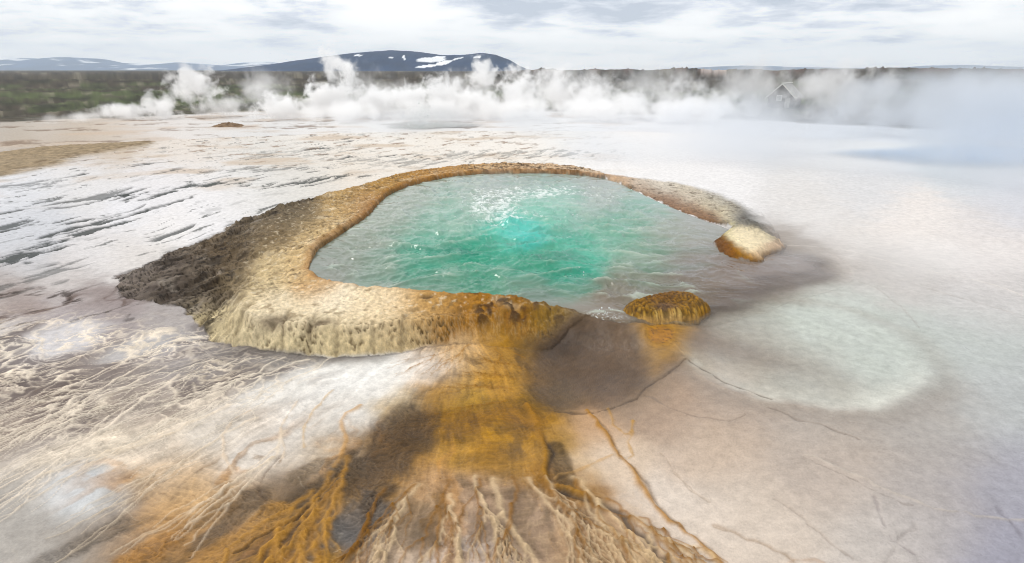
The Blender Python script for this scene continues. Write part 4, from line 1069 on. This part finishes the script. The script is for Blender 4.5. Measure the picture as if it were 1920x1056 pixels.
range_mesh('far_mountains', [(-500,124),(-200,117),(-60,113),(20,112),(60,109),(90,111),(130,107),(185,110),(200,116),(240,119),(300,121),(345,117),(380,120),(430,124),(470,117),(505,116),(540,122),(600,126),(700,131)],
    13500, 2600, (.035, .085, .19), snow_far, 71, 0.25)  # far-off blue of the air put into the rock colour
def snow_none(px, py, x, y, t): return sstep(0.12, 0.3, fbm(x / 300, y / 300, 3, 413)) * 0.7 * (px > 1650)
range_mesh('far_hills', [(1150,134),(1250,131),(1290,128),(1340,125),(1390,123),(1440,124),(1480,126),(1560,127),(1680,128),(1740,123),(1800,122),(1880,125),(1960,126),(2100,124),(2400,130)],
    13000, 2200, (.05, .10, .19), snow_none, 81, 0.3)  # pale blue stands for haze, set in the base colour

# ------------------------------------------------------------------ steam
def steam_material(name, density, scale, detail, cut, soft, step, aniso_z=1.0, col=(0.975, 0.975, 0.975), top_fade=0.0, power=1.0, rough=0.55, amp=2.2):
    m, N, L = new_mat(name); N.remove(N['Principled BSDF']); out = N['Material Output']
    v = N.new('ShaderNodeVolumePrincipled'); v.inputs['Color'].default_value = (*col, 1); v.inputs['Anisotropy'].default_value = 0.15
    L.new(v.outputs[0], out.inputs['Volume'])
    tc = N.new('ShaderNodeTexCoord'); geo = N.new('ShaderNodeNewGeometry')
    def M_(op, a, b=None, c=None, clamp=False):
        n = N.new('ShaderNodeMath'); n.operation = op; n.use_clamp = clamp
        for i, x in enumerate((a, b, c)):
            if x is None: continue
            if isinstance(x, (int, float)): n.inputs[i].default_value = x
            else: L.new(x, n.inputs[i])
        return n.outputs[0]
    # 1 at the heart of the cloud, 0 at its skin
    sub = N.new('ShaderNodeVectorMath'); sub.operation = 'MULTIPLY_ADD'; sub.inputs[1].default_value = (2, 2, 2); sub.inputs[2].default_value = (-1, -1, -1)
    L.new(tc.outputs['Generated'], sub.inputs[0])
    ln = N.new('ShaderNodeVectorMath'); ln.operation = 'LENGTH'; L.new(sub.outputs[0], ln.inputs[0])
    heart = M_('SUBTRACT', 1.0, ln.outputs['Value'], clamp=True)
    mp = N.new('ShaderNodeMapping'); mp.inputs['Scale'].default_value = (1, 1, aniso_z); L.new(geo.outputs['Position'], mp.inputs[0])
    n = N.new('ShaderNodeTexNoise'); n.inputs['Scale'].default_value = scale; n.inputs['Detail'].default_value = detail; n.inputs['Roughness'].default_value = rough
    n.inputs['Distortion'].default_value = 0.3
    L.new(mp.outputs[0], n.inputs['Vector'])
    f = M_('ADD', M_('MULTIPLY', M_('SUBTRACT', n.outputs[0], 0.5), amp), M_('POWER', heart, power))
    mr = N.new('ShaderNodeMapRange'); mr.interpolation_type = 'SMOOTHSTEP'
    mr.inputs[1].default_value = cut; mr.inputs[2].default_value = cut + soft; L.new(f, mr.inputs[0])
    edge = M_('MULTIPLY', heart, 6.0, clamp=True)
    oi = N.new('ShaderNodeObjectInfo')
    dens = M_('MULTIPLY', M_('MULTIPLY', mr.outputs[0], edge), M_('MULTIPLY', density, oi.outputs['Alpha']))
    L.new(dens, v.inputs['Density'])
    m.cycles.volume_step_rate = step
    return m

def ico(name, loc, size, mat, alpha=1.0):
    V, F = [], []
    nseg, nring = 16, 8
    V.append((0, 0, -1))
    for i in range(1, nring):
        p = math.pi * i / nring - math.pi / 2
        for j in range(nseg):
            a = 2 * math.pi * j / nseg; V.append((math.cos(p) * math.cos(a), math.cos(p) * math.sin(a), math.sin(p)))
    V.append((0, 0, 1)); top = len(V) - 1
    for j in range(nseg):
        k = (j + 1) % nseg
        F.append((0, 1 + k, 1 + j)); F.append((top, 1 + (nring - 2) * nseg + j, 1 + (nring - 2) * nseg + k))
        for i in range(nring - 2):
            a, b = 1 + i * nseg, 1 + (i + 1) * nseg; F.append((a + j, a + k, b + k, b + j))
    me = bpy.data.meshes.new(name)
    me.from_pydata([(x * size[0], y * size[1], z * size[2]) for x, y, z in V], [], F); me.materials.append(mat)
    o = bpy.data.objects.new(name, me); o.location = loc; o.color = (1, 1, 1, alpha); return link(o)

M_puff = steam_material('steam_puff', 5.2, 1.9, 7, 0.37, 0.50, 0.11, rough=0.60, amp=2.7)
M_wisp = steam_material('steam_wisp', 1.5, 1.2, 6, 0.40, 0.55, 0.2)
M_bank = steam_material('steam_low', 0.30, 0.45, 4, 0.18, 0.8, 0.22, 1.0, (0.80, 0.83, 0.87))  # grey-blue shade of the drifts put into the steam colour
def vent(px, base_py, dist, w, hgt, kind='p', dens=1.0, depth=None, lift=0.0):
    x = (px - 960) / FPX * (dist * CP + 0.6); z0 = -0.12 + lift
    mat = {'p': M_puff, 'w': M_wisp, 'b': M_bank}[kind]
    return (x, dist, z0 + hgt * 0.36), (w / 2, (depth or w * 0.8) / 2, hgt * 0.64), mat, dens
S = [  # px, -, distance, width m, height m
 (240,0,24.0,3.4,.8,'p',.6),(310,0,24.0,2.4,1.3,'p',.7),(175,0,23,3.0,.6,'w',1.0),(120,0,22,3.0,.5,'w',.6),(420,0,25,3.2,1.2,'p',.3),
 (535,0,23.5,3.2,1.3,'p',1),(610,0,24.5,2.6,2.0,'p',1),(655,0,25,1.9,2.4,'p',1),(715,0,24,3.0,1.6,'p',1),(770,0,24.5,2.6,1.9,'p',1),(830,0,25,2.6,2.2,'p',1),
 (890,0,24,3.0,1.6,'p',1),(970,0,25,3.0,2.6,'p',.8),(1040,0,26,3.2,2.7,'p',.4),(1110,0,25,3.8,2.0,'p',.4),(1190,0,24,3.4,1.6,'p',.3),(1270,0,25,4.0,2.0,'p',.22),(1350,0,23,3.0,1.5,'p',.3),
 (500,0,25.5,4.0,2.6,'w',.5),(690,0,27,7.0,2.5,'w',.3),(880,0,27,7.0,2.5,'w',.3),(1060,0,27,7.0,3.2,'w',.45),(1220,0,27,7.0,3.1,'w',.30),(1400,0,26,7.0,3.2,'w',.45),(1560,0,24,7.0,3.0,'w',.9),
 (640,0,22.5,6.0,1.0,'w',1.6),(800,0,22.5,6.0,1.2,'w',1.6),(960,0,23,6.0,1.3,'w',1.6),(1130,0,23,6.5,1.3,'w',1.6),(1290,0,22,6.0,1.2,'w',1.3),
]
for a in S:
    loc, size, mat, dn = vent(*a); tag(ico('steam', loc, size, mat, dn), kind='stuff')
# the few columns that stand clear of the bank
for a, lab in (((375,0,25,3.2,1.7,'p',.6,None,.7), 'round white steam puff floating free over the dark heath'),
               ((905,0,25.5,2.1,1.5,'p',.9,None,1.15), 'small bright steam puff standing alone under the end of the snowy mountain'),
               ((640,0,24.6,2.1,1.9,'p',.8,None,1.3), 'tall steam puff rising above its bank in front of the snowy mountain')):
    loc, size, mat, dn = vent(*a); tag(ico('steam_puff', loc, size, mat, dn), lab, 'steam puff')
# wide drifts at the right and thin veils over the springs
for loc, size, dn in (((15.5, 16.5, .3), (8.5, 6.0, 1.9), 2.6), ((19, 21, .4), (9, 6, 2.1), 2.6), ((8.5, 19.5, .2), (7, 5, 1.5), 1.1), ((10.5, 10.0, .3), (5.5, 4.5, 1.0), 1.7), ((4.6, 13.2, .15), (6.0, 3.8, .8), 1.5), ((7.0, 7.6, .05), (3.6, 3.2, .6), 1.3), ((-1, 19, .2), (9, 4, .6), .9)):
    tag(ico('steam_drift', loc, size, M_bank, dn), kind='stuff')
M_veil = steam_material('steam_veil', 0.9, 1.1, 5, 0.15, 0.9, 0.12, 2.0, (0.96, 0.96, 0.96))
for loc, size, dn in (((0.3, 6.6, .16), (2.3, 3.2, .42), .26), ((3.6, 5.4, .05), (1.7, 2.2, .32), .7)):
    tag(ico('steam_veil', loc, size, M_veil, dn), kind='stuff')

# ------------------------------------------------------------------ the air
m, N, L = new_mat('air'); N.remove(N['Principled BSDF'])
v = N.new('ShaderNodeVolumePrincipled'); v.inputs['Color'].default_value = (0.80, 0.90, 1.0, 1); v.inputs['Density'].default_value = 6.0e-5
L.new(v.outputs[0], N['Material Output'].inputs['Volume'])
hz = box('haze', (-16500, -16500, -80), (16500, 16500, 620), m, None); tag(hz, kind='stuff')
